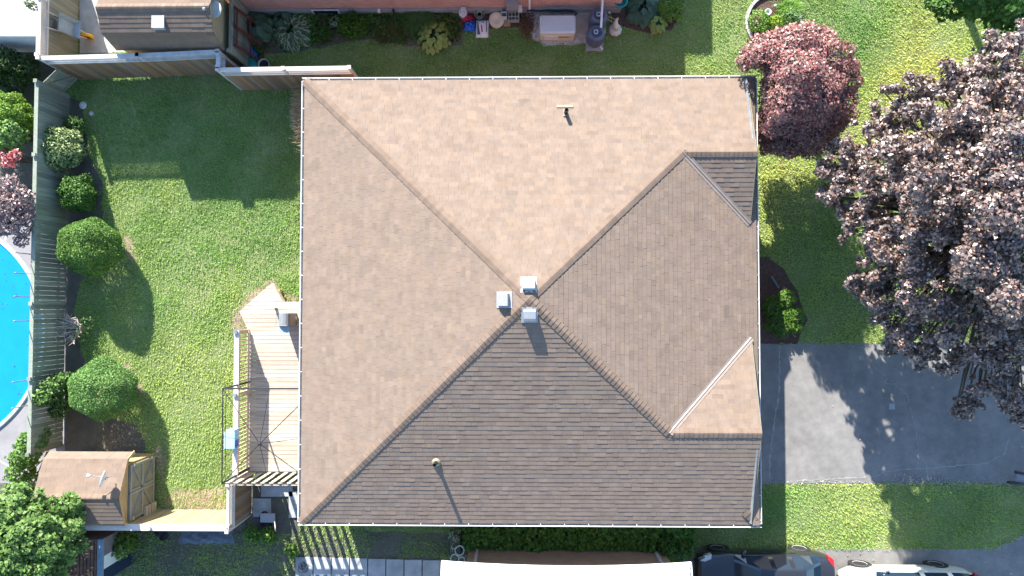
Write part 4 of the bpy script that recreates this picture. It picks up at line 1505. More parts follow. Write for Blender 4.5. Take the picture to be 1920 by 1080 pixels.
bag('red_bag', 876, 36, 0.20, 0.14, 0.22, M['red'], 'crumpled red plastic bag on top of the blue one by the brick wall', 'bag')
bag('blue_bag', 881, 50, 0.19, 0.19, 0.18, M['bluebag'], 'crumpled blue plastic bag beside the white box', 'bag')
p = P(899, 27, 0.2)
pt_ = thing('plant_pot', (p.x, p.y, 0), 'round dark pot with a green inside by the brick wall', 'pot')
MB().lathe([(0.12, 0.0), (0.17, 0.26), (0.18, 0.28), (0.155, 0.28), (0.12, 0.08), (0.0, 0.08)], (p.x, p.y, 0), 20).build('body', M['gutter'], pt_, True)
MB().lathe([(0.10, 0.20), (0.11, 0.24), (0.08, 0.24), (0.07, 0.20)], (p.x, p.y, 0), 18).build('inner_ring', M['hosta_edge'], pt_)
MB().lathe([(0.0, 0.19), (0.09, 0.19)], (p.x, p.y, 0), 18).build('soil', M['green_in'], pt_)
p = P(904, 53, 0.1)
bx = thing('white_sack', (p.x, p.y, 0), 'white printed sack lying flat on the grass edge', 'sack')
sk = MB()
n = 8
vs, fs = [], []
for i in range(n + 1):
    for j in range(n + 1):
        u, v = i / n * 2 - 1, j / n * 2 - 1
        vs.append((p.x + u * 0.22 + 0.01 * v, p.y + v * 0.31, 0.03 + 0.11 * (max(0, 1 - abs(u) ** 5) * max(0, 1 - abs(v) ** 5)) ** 0.5))
for i in range(n):
    for j in range(n):
        a = i * (n + 1) + j
        fs.append((a, a + n + 1, a + n + 2, a + 1))
obj('sack_body', vs, fs, M['white'], bx, True)
MB().box((p.x - 0.01, p.y - 0.02, 0.146), (0.05, 0.26, 0.004), 0.1).build('printed_band', M['pinkprint'], bx)
MB().add([(p.x - 0.17, p.y - 0.24, 0.1445), (p.x - 0.06, p.y - 0.24, 0.1445), (p.x - 0.14, p.y + 0.2, 0.1445), (p.x - 0.17, p.y + 0.2, 0.1445)], [(0, 1, 2, 3)]).build('printed_corner', M['greyprint'], bx)
MB().box((p.x + 0.16, p.y + 0.05, 0.146), (0.03, 0.4, 0.004)).build('printed_stripe', M['greyprint'], bx)
MB().box((p.x + 0.04, p.y + 0.2, 0.146), (0.06, 0.03, 0.004)).build('printed_mark', M['greyprint'], bx)
p = P(931, 38, 0.1)
ld = thing('round_lid', (p.x, p.y, 0), 'round cream plastic lid leaning by the cinder block', 'lid')
rl = Matrix.Rotation(R(22), 3, 'X') @ Matrix.Rotation(R(-12), 3, 'Y')
MB().lathe([(0.0, 0.02), (0.06, 0.025), (0.07, 0.04), (0.13, 0.03), (0.14, 0.045), (0.25, 0.03), (0.28, 0.0), (0.27, -0.02)], (p.x, p.y, 0.13), 28, rl).build('disc', M['cream'], ld, True)
p = P(945, 25, 0.2)
wp = thing('white_planter', (p.x, p.y, 0), 'narrow white open planter beside the round lid', 'planter')
mbp = MB()
for dx, dy, sx, sy in ((-.095, 0, .015, .38), (.095, 0, .015, .38), (0, -.19, .2, .015), (0, .19, .2, .015), (0, -0.02, .18, .015)):
    mbp.box((p.x + dx, p.y + dy, 0.19), (sx, sy, 0.38))
mbp.build('body', M['offwhite'], wp)
MB().box((p.x, p.y, 0.06), (0.18, 0.36, 0.08)).build('soil', M['gutter'], wp)
p = P(963, 31, 0.1)
cb = thing('cinder_block', (p.x, p.y, 0), 'grey hollow cinder block by the gravel', 'block')
mbp = MB()
for z in (0.11,):
    mbp.box((p.x, p.y + 0.15, z), (0.40, 0.08, 0.20))
    mbp.box((p.x, p.y - 0.04, z), (0.40, 0.035, 0.20))
    mbp.box((p.x, p.y - 0.17, z), (0.40, 0.035, 0.20))
    for dx in (-.18, -.06, .06, .18):
        mbp.box((p.x + dx, p.y + 0.04, z), (0.04, 0.13, 0.198))
        mbp.box((p.x + dx, p.y - 0.105, z), (0.04, 0.095, 0.196))
mbp.build('body', M['cinder'], cb)
p = P(950, 44, 0.03)
tbk = MB().box((p.x, p.y, 0.045), (0.24, 0.22, 0.08), 0.1).build('paver_block', M['tanbrick'])
tag(tbk, 'tan paving block in front of the white planter', 'paver')

# generator on gravel
gp0, gp1 = P(1012, 78, 0), P(1076, 78, 0)
gc = Vector(((gp0.x + gp1.x) / 2, gp0.y + 0.32, 0))
gn = thing('standby_generator', gc, 'white and cream standby generator cabinet on the gravel pad', 'generator')
W, D = gp1.x - gp0.x, 0.64
MB().box(gc + Vector((0, 0, 0.06)), (W * 1.0, D * 1.0, 0.1)).build('base', M['concrete'], gn)


def rbox(c, sx, sy, z0_, z1_, taper, r=0.08, n=5):
    def ring(a, b, z):
        o = []
        for cx, cy, st in ((a - r, b - r, 0), (-a + r, b - r, 90), (-a + r, -b + r, 180), (a - r, -b + r, 270)):
            for k in range(n):
                t = R(st + 90 * k / (n - 1))
                o.append((c.x + cx + r * math.cos(t), c.y + cy + r * math.sin(t), z))
        return o
    rings = [ring(sx / 2, sy / 2, z0_), ring(sx / 2, sy / 2, z1_ - 0.05), ring(sx / 2 - 0.03 - taper, sy / 2 - 0.03 - taper, z1_)]
    m = len(rings[0])
    vs = sum(rings, [])
    fs = [tuple(range(m - 1, -1, -1)), tuple(range(2 * m, 3 * m))]
    for q in range(2):
        fs += [(q * m + i, q * m + (i + 1) % m, (q + 1) * m + (i + 1) % m, (q + 1) * m + i) for i in range(m)]
    return MB().add(vs, fs)


rbox(gc, W, D, 0.11, 0.52, 0.0).build('housing', M['cream'], gn)
rbox(gc + Vector((0, 0.02, 0)), W + 0.03, D - 0.0, 0.52, 0.70, 0.02).build('lid', M['offwhite'], gn)
MB().box(gc + Vector((0.22, -D / 2 - 0.004, 0.40)), (0.36, 0.012, 0.05)).build('badge', M['greyprint'], gn)
MB().box(gc + Vector((-0.22, -D / 2 - 0.004, 0.32)), (0.46, 0.012, 0.32)).build('front_panel', M['white'], gn)
sl = MB().box((P(1090, 40).x, P(1090, 40).y, 0.03), (0.62, 0.95, 0.06)).build('concrete_pad', M['concrete'])
tag(sl, 'grey concrete pad between the generator and the rain barrels', 'pad')
# pebbles on the pad
gpoly = G((986, 26), (1106, 24), (1108, 80), (1024, 84), (1000, 72))
n = 9000
gx = np.array([q[0] for q in gpoly])
gy = np.array([q[1] for q in gpoly])
X = rng.uniform(gx.min() - 0.1, gx.max() + 0.05, n)
Y = rng.uniform(gy.min() - 0.12, gy.max(), n)
k = in_poly(X, Y, wobble(gpoly, 0.1, 0.06))
C = np.stack([X[k], Y[k], 0.015 + 0.012 * rng.random(k.sum())], 1)
Vq = leaf_quads(C, unit(rng.normal(size=C.shape) * 0.5 + np.array([0, 0, 1])), 0.03 + 0.035 * rng.random(len(C)), 0.8, -0.2)
o = stuff(fast_quads('gravel_stones', Vq, M['stone'], None, None))
tag(o, 'pale gravel stones around the generator', 'gravel')
n = 900
C = np.stack([P(988, 48).x + rng.normal(0, 0.13, n), P(988, 48).y + rng.normal(0, 0.22, n), rng.random(n) * 0.16], 1)
Vq = leaf_quads(C, unit(rng.normal(size=C.shape) * 0.7 + np.array([0, 0, .6])), 0.05 + 0.04 * rng.random(n), 0.5)
db = fast_quads('dry_plant', Vq, M['debris'], None, tints(n, 0.3, (0.55, 0.42, 0.42)))
tag(db, 'brown withered low plant at the left of the gravel', 'plant')

# rain barrels
for i, (u, v, lab) in enumerate(((1124, 27, 'slate blue rain barrel against the brick wall'), (1119, 60, 'slate blue rain barrel on a slab nearer the lawn'))):
    p = P(u, v, 0.85)
    rb = thing('rain_barrel', (p.x, p.y, 0), lab, 'barrel', 'rain barrels by the brick wall')
    MB().box((p.x, p.y - 0.02, 0.04), (0.62, 0.66, 0.08)).build('slab', M['slab'], rb)
    MB().lathe([(0.25, 0.08), (0.29, 0.2), (0.30, 0.28), (0.285, 0.30), (0.30, 0.33), (0.31, 0.5), (0.295, 0.52), (0.31, 0.55), (0.30, 0.70), (0.27, 0.80), (0.22, 0.85), (0.17, 0.86), (0.17, 0.83), (0.0, 0.82)], (p.x, p.y, 0), 28).build('body', M['barrel'], rb, True)
    fr = MB()
    for dx, dy, sx, sy in ((-.06, 0, .03, .15), (.06, 0, .03, .15), (0, -.06, .15, .03), (0, .06, .15, .03)):
        fr.box((p.x - 0.03 + dx, p.y + dy, 0.875), (sx, sy, 0.03))
    fr.build('screen_frame', M['offwhite'], rb)
    MB().tube([(p.x + 0.2, p.y - 0.25, 0.2), (p.x + 0.24, p.y - 0.33, 0.2)], 0.02, 8).lathe([(0.0, 0), (0.03, 0.0), (0.03, 0.04), (0, 0.04)], (p.x + 0.25, p.y - 0.34, 0.2), 8).build('tap', M['white'], rb)
MB().beam(P(1131, -20, 1.35), P(1127, 52, 0.93), 0.07, 0.06).build('diverter_pipe', M['white'], nb)
# ornament
p = P(1153, 57, 0)
orn = thing('garden_ornament', (p.x, p.y, 0), 'pale stone bird ornament on a rock beside the rain barrel', 'ornament')
rk = MB().lathe([(0.21, 0.0), (0.24, 0.06), (0.20, 0.14), (0.10, 0.18), (0.0, 0.19)], (p.x, p.y, 0), 9).build('rock', M['stone'], orn)
MB().tube([(p.x + 0.05, p.y - 0.08, 0.22), (p.x - 0.01, p.y + 0.02, 0.30), (p.x - 0.03, p.y + 0.12, 0.36), (p.x + 0.0, p.y + 0.2, 0.46), (p.x + 0.05, p.y + 0.22, 0.5)], [0.05, 0.11, 0.09, 0.045, 0.03], 10).build('bird_body', M['cream'], orn, True)
fr = MB()
q = P(1147, 37, 0.25)
for dx, dy, sx, sy in ((-.14, 0, .02, .12), (.14, 0, .02, .12), (0, -.06, .3, .02), (0, .06, .3, .02)):
    v_ = Matrix.Rotation(R(-25), 3, 'Z') @ Vector((dx, dy, 0))
    fr.box((q.x + v_.x, q.y + v_.y, 0.25), (sx, sy, 0.02), R(-25))
fr.tube([(q.x, q.y, 0), (q.x, q.y, 0.25)], 0.01, 6)
fr = fr.build('wire_plant_frame', M['cream'])
tag(fr, 'small tilted rectangular frame on a stake above the bird ornament', 'frame')
p = P(1164, 2, 0.6)
tp = thing('teal_planter', (p.x, p.y, 0), 'round turquoise planter cut by the top edge', 'planter')
MB().lathe([(0.10, 0.0), (0.14, 0.5), (0.22, 0.55), (0.24, 0.62), (0.19, 0.62), (0.15, 0.5), (0.0, 0.5)], (p.x, p.y, 0), 22).build('body', M['teal'], tp, True)
# white garden balls / solar lamps
for i, (u, v, lab) in enumerate(((1263, 30, 'white solar lamp among the pale plants by the top lawn'), (1142, 24, 'tiny white lamp beside the rain barrel'), (1453, 11, 'white solar lamp at the top of the round bed'),
                                 (1419, 42, 'white solar lamp at the left of the round bed'))):
    p = P(u, v, 0.2)
    so = thing('solar_lamp', (p.x, p.y, 0), lab, 'garden lamp', 'small white solar lamps')
    MB().tube([(p.x, p.y, 0), (p.x, p.y, 0.2)], 0.01, 6).build('stake', M['black'], so)
    MB().lathe([(0.0, 0.19), (0.035, 0.2), (0.045, 0.24), (0.0, 0.27)], (p.x, p.y, 0), 10).build('cap', M['white'], so)
# stones in the yard
for u, v, r_, lab in ((157, 198, 0.15, 'larger round white stone in the shaded lawn corner'), (172, 213, 0.09, 'smaller white stone in the shaded lawn corner')):
    p = P(u, v, 0)
    vs = [(r_ * random.uniform(.75, 1.05), 0.0), (r_ * 0.95, r_ * 0.3), (r_ * 0.6, r_ * 0.6), (0.0, r_ * 0.7)]
    o = MB().lathe(vs, p, 7 if r_ < 0.1 else 9).build('white_stone', M['stone'])
    tag(o, lab, 'stone', 'white stones by the left fence')
# black cart and wheel south of the deck
p = P(505, 975, 0.2)
ct = thing('garden_cart', (p.x, p.y, 0), 'dark garden cart with a grey tray below the deck screen', 'cart')
MB().box((p.x, p.y + 0.12, 0.35), (0.5, 0.3, 0.05)).build('tray', M['grey_plastic'], ct)
MB().lathe([(0.2, 0.02), (0.26, 0.3), (0.23, 0.3), (0.18, 0.08), (0, 0.08)], (p.x - 0.1, p.y - 0.15, 0), 18).build('tub', M['black'], ct, True)
MB().tube([(p.x + 0.2, p.y + 0.1, 0.3), (p.x + 0.42, p.y - 0.2, 0.75)], 0.014, 6).build('handle', M['cap_rail'], ct)
rotx = Matrix.Rotation(R(70), 3, 'Y')
MB().lathe([(0.15, -0.03), (0.19, -0.03), (0.19, 0.03), (0.15, 0.03), (0.15, -0.03)], (p.x - 0.2, p.y + 0.1, 0.19), 18, rotx).build('wheel', M['tyre'], ct)
p = P(451, 986, 0.2)
bw_ = thing('spoked_wheel', (p.x, p.y, 0), 'thin spoked wheel leaning in the weeds by the fence end', 'wheel')
rotx = Matrix.Rotation(R(35), 3, 'Y')
MB().lathe([(0.21, -0.012), (0.235, -0.012), (0.235, 0.012), (0.21, 0.012), (0.21, -0.012)], (p.x, p.y, 0.2), 24, rotx).build('rim', M['black'], bw_)
sp_ = MB()
for k in range(8):
    a_ = k * math.pi / 4
    c0 = Vector((p.x, p.y, 0.2))
    sp_.tube([c0, c0 + rotx @ Vector((0.21 * math.cos(a_), 0.21 * math.sin(a_), 0))], 0.006, 4)
sp_.build('spokes', M['gutter'], bw_)
# paving by the side door
for i, (u, v, sx, sy) in enumerate(((492, 951, 0.62, 0.62), (520, 918, 1.1, 0.45), (556, 945, 0.5, 0.9))):
    p = P(u, v)
    o = MB().box((p.x, p.y, 0.03), (sx, sy, 0.06), 0.02).build('paving_slab', M['slab'])
    tag(o, ('square grey slab below the deck screen', 'wide grey slab directly under the deck screen', 'grey slab beside the house corner below the deck')[i], 'slab', 'slabs below the deck screen')
# tarp and dark tub behind the sunlit fence
p = P(388, 1003, 0)
tp_ = thing('grey_tarp', (p.x, p.y, 0), 'crumpled blue-grey tarp along the foot of the sunlit fence', 'tarp')
vs, fs = [], []
n = 16
for i in range(n + 1):
    for j in range(9):
        u, v = i / n * 2 - 1, j / 8 * 2 - 1
        vs.append((p.x + u * 0.95 * (1 + .05 * math.sin(j)), p.y + v * 0.30 * (1 + .1 * math.sin(i * 1.7)), 0.02 + 0.12 * abs(math.sin(u * 5 + v * 4)) * (1 - u * u) * (1 - v * v)))
for i in range(n):
    for j in range(8):
        a_ = i * 9 + j
        fs.append((a_, a_ + 9, a_ + 10, a_ + 1))
M['tarp'] = mat('blue_grey_tarp', (0.10, 0.13, 0.16), 0.5, 0.3, 6)
obj('cloth', vs, fs, M['tarp'], tp_, True)
p = P(301, 1000, 0.3)
bk = thing('black_tub', (p.x, p.y, 0), 'black tub lying on its side at the foot of the sunlit fence', 'tub')
rotk = Matrix.Rotation(R(60), 3, 'Y') @ Matrix.Rotation(R(20), 3, 'X')
MB().lathe([(0.0, -0.2), (0.16, -0.2), (0.2, 0.2), (0.18, 0.2), (0.14, -0.16), (0, -0.16)], (p.x, p.y, 0.24), 20, rotk).build('body', M['black'], bk, True)
# planter and hose by the garage
p = P(854, 1018, 0.2)
dk = thing('dark_planter', (p.x, p.y, 0), 'dark box planter left of the tan brick wall', 'planter')
MB().box((p.x, p.y, 0.2), (0.4, 0.7, 0.4)).build('box', M['black'], dk)
MB().box((p.x, p.y, 0.405), (0.34, 0.64, 0.02)).build('soil', M['soil'], dk)
for i, (u, v, r_) in enumerate(((862, 1031, 0.15), (853, 1046, 0.14), (866, 1049, 0.10))):
    p = P(u, v, 0.45)
    pts = [(p.x + r_ * math.cos(k * 0.4), p.y + r_ * math.sin(k * 0.4), 0.45 + 0.004 * k) for k in range(32)]
    o = MB().tube(pts, 0.012, 6).tube([(p.x + r_, p.y, 0), (p.x + r_, p.y, 0.46)], 0.01, 5).build('wire_hoop', M['offwhite'])
    tag(o, ('pale wire hoop over the dark planter, uppermost of three', 'pale wire hoop at the left by the garage roof corner', 'smallest pale wire hoop at the garage roof corner')[i], 'hoop', 'wire plant hoops by the garage')
p = P(853, 1003, 0.1)
pos = [(p.x + random.uniform(-.12, .12), p.y + random.uniform(-.3, .2), 0.2 + random.random() * 0.3, .1, .1, .08) for _ in range(9)]
shrub('silver_plant', pos, 'silvery leaved plant by the house corner gutter above the hoops', 'plant', M['hosta_edge'], 500, 0.09, stem=False)
p = P(565, 1068, 0.3)
cl = thing('wire_basket', (p.x, p.y, 0), 'tangle of black wire on the lowest paving slab', 'wire')
for k in range(5):
    pts = [(p.x + 0.05 * math.sin(k * 2) + (0.08 + 0.02 * k) * math.cos(t * 0.5 + k), p.y + 0.05 * math.cos(k * 3) + (0.12) * math.sin(t * 0.5 + k), 0.06 + 0.03 * k + 0.03 * math.sin(t)) for t in range(14)]
    MB().tube(pts, 0.008, 5).build('wire_loop', M['black'], cl)


# ================================================================= CARS
def car(name, loc, label, paint, length, width, roofz, belt, hood, trunk_z, cab, wheels, van=False):
    """front towards -X; cab = x stations (hood end, windscreen top, roof end, rear glass foot)"""
    t = thing(name, loc, label, 'car', 'cars on the driveway at the bottom edge')
    L2 = length / 2
    W2 = width / 2
    st = [-L2, -L2 + 0.10, -L2 + 0.35, -L2 + 0.8, cab[0] - 0.1, cab[0], (cab[0] + cab[1]) / 2, cab[1], (cab[1] + cab[2]) / 2 - 0.35, (cab[1] + cab[2]) / 2 - 0.2, cab[2] - 0.45, cab[2] - 0.3, cab[2], (cab[2] + cab[3]) / 2, cab[3], L2 - 0.25, L2 - 0.06, L2]
    secs = []
    for x in st:
        e = max(0, (abs(x) - (L2 - 0.75)) / 0.75)
        w = W2 * (1 - 0.17 * e ** 2.2)
        bz = belt if x > cab[0] else hood - 0.05 - 0.1 * e
        if x > cab[3]:
            bz = trunk_z - 0.06 - 0.08 * e
        if x <= cab[0]:
            rz, rw = hood - 0.12 * e * e, w * 0.78
        elif x < cab[1]:
            k = (x - cab[0]) / (cab[1] - cab[0])
            rz, rw = hood + (roofz - hood) * k, w * 0.78 + (W2 * 0.66 - w * 0.78) * k
        elif x <= cab[2]:
            rz, rw = roofz + 0.02 * math.sin(math.pi * (x - cab[1]) / (cab[2] - cab[1])), W2 * 0.66
        elif x < cab[3]:
            k = (x - cab[2]) / (cab[3] - cab[2])
            rz, rw = roofz + (trunk_z - roofz) * k, W2 * 0.66 + (w * 0.76 - W2 * 0.66) * k
        else:
            rz, rw = trunk_z - 0.05 * e, w * 0.76
        zlow = 0.24 + 0.12 * e ** 2
        sec = [(w * 0.90, zlow), (w * 0.99, zlow + 0.14), (w, 0.58), (w * 0.985, bz - 0.03), (w * 0.95, bz + 0.015), (rw + 0.02, rz - 0.035), (rw - 0.06, rz), (rw * 0.5, rz + 0.018), (0, rz + 0.024)]
        secs.append((x, sec))
    m = len(secs[0][1])
    vs = []
    for x, sec in secs:
        ring = [(x, y, z) for y, z in sec] + [(x, -y, z) for y, z in reversed(sec[:-1])]
        vs += ring
    q = 2 * m - 1
    body, glass = [], []
    for i in range(len(secs) - 1):
        xm = (secs[i][0] + secs[i + 1][0]) / 2
        for j in range(q - 1):
            f = (i * q + j, (i + 1) * q + j, (i + 1) * q + j + 1, i * q + j + 1)
            jj = j if j < m - 1 else q - 2 - j
            pillar = any(abs(xm - (a + b) / 2) < 0.02 for a, b in ((st[8], st[9]), (st[10], st[11])))
            side = jj == 4 and cab[0] + 0.15 < xm < cab[3] - (0.05 if van else 0.15) and not pillar
            ws = jj >= 5 and cab[0] < xm < cab[1]
            rw_ = jj >= 5 and cab[2] < xm < cab[3]
            (glass if side or ws or rw_ else body).append(f)
        body.append((i * q, i * q + q - 1, (i + 1) * q + q - 1, (i + 1) * q))
    body.append(tuple(range(q)))
    body.append(tuple((len(secs) - 1) * q + k for k in range(q - 1, -1, -1)))
    lv = Vector(loc)
    wv = [(v[0] + lv.x, v[1] + lv.y, v[2] + lv.z) for v in vs]
    obj('body', wv, body, paint, t, True)
    used = sorted({i for f in glass for i in f})
    mp = {o: i for i, o in enumerate(used)}
    obj('window_glass', [wv[i] for i in used], [tuple(mp[i] for i in f) for f in glass], M['glass'], t)
    for sx in wheels:
        for sg in (-1, 1):
            c = lv + Vector((sx, sg * (W2 - 0.125), 0.33))
            rt = Matrix.Rotation(R(90 * -sg), 3, 'X')
            MB().lathe([(0.37, -0.02), (0.37, 0.124)], c, 24, rt).build('wheel_arch', M['hole'], t)
            wl = MB().lathe([(0.22, -0.1), (0.32, -0.1), (0.33, -0.05), (0.33, 0.10), (0.31, 0.128), (0.235, 0.128), (0.22, 0.07)], c, 28, rt).build('wheel', M['tyre'], t, True)
            rm = MB().lathe([(0.0, 0.115), (0.05, 0.12), (0.06, 0.10)], c, 14, rt)
            rm.lathe([(0.20, 0.10), (0.232, 0.130), (0.235, 0.08)], c, 28, rt)
            for k in range(7):
                a_ = k * 2 * math.pi / 7
                rm.beam(c + rt @ Vector((0.04 * math.cos(a_), 0.04 * math.sin(a_), 0.108)), c + rt @ Vector((0.21 * math.cos(a_), 0.21 * math.sin(a_), 0.112)), 0.055, 0.02, rt @ Vector((0, 0, 1)))
            rm.build('rim', M['alloy'], wl)
    for sg in (-1, 1):
        x = cab[0] + 0.30
        MB().tube([lv + Vector((x - 0.02, sg * W2 * 0.93, belt + 0.02)), lv + Vector((x, sg * (W2 + 0.07), belt + 0.08)), lv + Vector((x + 0.01, sg * (W2 + 0.15), belt + 0.08))], [0.03, 0.075, 0.06], 8).build('wing_mirror', paint, t, True)
        for hx in (cab[1] + 0.35, cab[1] + 1.25):
            MB().box(lv + Vector((hx, sg * (W2 + 0.005), belt - 0.1)), (0.17, 0.03, 0.03)).build('door_handle', paint, t)
        MB().add([lv + Vector(q_) for q_ in ((-L2 + 0.06, sg * W2 * 0.60, hood - 0.12), (-L2 + 0.10, sg * W2 * 0.84, hood - 0.14), (-L2 + 0.42, sg * W2 * 0.95, hood - 0.05), (-L2 + 0.40, sg * W2 * 0.80, hood - 0.03),
                                             (-L2 + 0.04, sg * W2 * 0.60, hood - 0.22), (-L2 + 0.08, sg * W2 * 0.86, hood - 0.24), (-L2 + 0.40, sg * W2 * 0.97, hood - 0.18), (-L2 + 0.40, sg * W2 * 0.7, hood - 0.2))],
                 [(0, 1, 2, 3), (4, 5, 1, 0), (5, 6, 2, 1), (6, 7, 3, 2), (7, 4, 0, 3)]).build('headlight', M['lamp_clear'], t)
        tz_ = trunk_z - 0.06 if not van else belt + 0.12
        MB().add([lv + Vector(q_) for q_ in ((L2 + 0.005, sg * W2 * 0.56, tz_), (L2 - 0.02, sg * W2 * 0.84, tz_), (L2 - 0.20, sg * W2 * 0.955, tz_ - 0.04), (L2 - 0.18, sg * W2 * 0.82, tz_ + 0.0),
                                             (L2 + 0.01, sg * W2 * 0.56, tz_ - 0.18), (L2 - 0.01, sg * W2 * 0.86, tz_ - 0.18), (L2 - 0.20, sg * W2 * 0.985, tz_ - 0.16), (L2 - 0.18, sg * W2 * 0.7, tz_ - 0.16))],
                 [(0, 1, 2, 3), (4, 5, 1, 0), (5, 6, 2, 1), (6, 7, 3, 2), (7, 4, 0, 3)]).build('tail_light', M['lamp_red'], t)
    MB().box(lv + Vector((-L2 - 0.01, 0, 0.45)), (0.03, width * 0.6, 0.2)).build('grille', M['black'], t)
    return t


ca, cb_ = P(1308, 1050, 0.7), P(1556, 1050, 0.7)
sideY = P(1430, 1027, 0.35).y
car('parked_car', ((ca.x + cb_.x) / 2, sideY - 0.92, 0.012), 'dark charcoal saloon car beside the white roof corner', M['car_dark'], cb_.x - ca.x, 1.84, 1.45, 0.93, 0.92, 1.08, (-1.05, -0.35, 1.1, 1.72), (-1.42, 1.32))
ca, cb_ = P(1578, 1070, 0.7), P(1826, 1070, 0.7)
sideY = P(1690, 1056, 0.3).y
car('parked_car', ((ca.x + cb_.x) / 2, sideY - 0.90, 0.012), 'pale silver hatchback with red tail lamp, right of the dark car', M['car_silver'], cb_.x - ca.x, 1.80, 1.52, 0.96, 0.95, 1.0, (-1.15, -0.45, 1.55, 2.05), (-1.40, 1.14), van=True)
# black handles of a barrow reaching in from the right
hb_ = thing('black_barrow', P(1940, 895, 0), 'pair of black handles reaching in from the right edge of the driveway', 'barrow')
a, b = P(1904, 885, 0.55), P(1890, 904, 0.55)
for q in (a, b):
    e = P(1945, 893 if q is a else 911, 0.45)
    MB().tube([q, q.lerp(e, 0.35), e], [0.05, 0.055, 0.04], 8).build('handle', M['black'], hb_, True)
MB().box(P(1925, 897, 0.42), (0.7, 0.42, 0.05), -0.2).build('tray', M['grey_plastic'], hb_)
MB().lathe([(0.0, -0.05), (0.2, -0.05), (0.2, 0.05), (0, 0.05)], P(1965, 905, 0.2), 18, Matrix.Rotation(R(90), 3, 'X')).build('wheel', M['tyre'], hb_)
for dy in (-.15, .15):
    p = P(1930, 897, 0.42)
    MB().tube([(p.x, p.y + dy, 0.01), (p.x, p.y + dy, 0.42)], 0.02, 6).build('leg', M['black'], hb_)

# ================================================================= PLANTS
def rb(cu, cv, cz, rp, rz=None, n=1):
    """clump from photo centre, height and photo radius"""
    c = P(cu, cv, cz)
    r_ = rp * (CAM_H - cz) / F_PX
    return (c.x, c.y, cz, r_, r_, rz if rz else r_)


# clipped balls and shrubs along the left fence
lobes = lambda base, k, spread, rr: [base] + [(base[0] + base[3] * spread * math.cos(a), base[1] + base[4] * spread * math.sin(a), base[2] + base[5] * random.uniform(-0.2, 0.35), base[3] * rr, base[4] * rr, base[5] * rr)
                                               for a in [6.283 * i / k + random.uniform(-.3, .3) for i in range(k)]]
shrub('variegated_shrub', lobes(rb(113, 278, 0.75, 38, 0.62), 7, 0.5, 0.55), 'cream and green variegated shrub against the left fence', 'shrub', M['leaf'], 620, 0.085,
      tv=(0.2, (3.8, 2.8, 4.2), (0.8, 0.9, 0.9), 0.28), up=0.6, low=-0.6)
shrub('green_shrub', lobes(rb(146, 362, 0.6, 33, 0.5), 6, 0.5, 0.5), 'mid green bush between the variegated shrub and the round ball', 'shrub', M['leaf'], 800, 0.07, tv=(0.3, (0.75, 1.1, 0.7), (1.1, 1.4, 0.7), 0.3))
shrub('clipped_ball', [rb(170, 463, 0.95, 53, 0.85)], 'round clipped evergreen ball, upper of two by the left fence', 'shrub', M['leaf'], 3000, 0.048, tv=(0.3, (1.5, 1.7, 1.2), (0.9, 1.15, 0.75), 0.3), inner=0.84, up=0.2, rand=0.8, bump=0.42, sizevar=0.5)
shrub('clipped_ball', [rb(193, 730, 0.95, 56, 0.85)], 'round clipped pale green ball, lower of two by the left fence', 'shrub', M['leaf'], 3000, 0.048, tv=(0.3, (1.75, 1.95, 1.9), (1.1, 1.4, 1.2), 0.35), inner=0.84, up=0.3, rand=0.8, bump=0.42, sizevar=0.5)
shrub('small_shrub', [rb(140, 236, 0.35, 18, 0.3)], 'small dark green shrub in the shade of the fence corner', 'shrub', M['leaf'], 700, 0.07, tv=(0.3, (0.7, 1, 0.7)))
shrub('climbing_shrub', [rb(105, 725, 0.9, 22, 0.6), rb(90, 740, 1.3, 18, 0.35), rb(118, 748, 0.7, 20, 0.5), rb(122, 712, 0.8, 14, 0.4), rb(78, 748, 1.4, 14, 0.3), rb(110, 768, 0.6, 16, 0.3)],
      'dark leafy climber on the fence beside the lower ball', 'shrub', M['leaf'], 420, 0.10, tv=(0.3, (0.8, 0.95, 0.8), (1.5, 1.7, 1.3), 0.25))
# bare twiggy shrub
p = P(152, 612, 0)
bt = thing('bare_shrub', (p.x, p.y, 0), 'bare pale twiggy shrub in front of the left fence', 'shrub')
tw = MB()
for k in range(34):
    a_ = random.uniform(0, 6.28)
    L = random.uniform(0.3, 0.75)
    b0 = Vector((p.x + 0.12, p.y - 0.1, 0.05))
    b1_ = b0 + Vector((math.cos(a_) * L * 0.4 - 0.1, math.sin(a_) * L * 0.4, L * 0.6))
    b2_ = b1_ + Vector((math.cos(a_ + .4) * L * 0.4 - 0.1, math.sin(a_ + .4) * L * 0.35, L * 0.25))
    tw.tube([b0, b1_, b2_], [0.018, 0.013, 0.007], 5)
    for j in range(3):
        c = b1_.lerp(b2_, random.random())
        tw.tube([c, c + Vector((random.uniform(-.2, .12), random.uniform(-.2, .2), random.uniform(0, .15)))], [0.009, 0.005], 4)
tw.build('branches', M['twig'], bt)
V = blob_leaves([rb(165, 606, 0.4, 12, 0.25), rb(150, 625, 0.35, 14, 0.25)], 200, 0.06)
fast_quads('foliage', V, M['leaf'], bt, tints(len(V), 0.3, (1.1, 1.2, 1.3)))

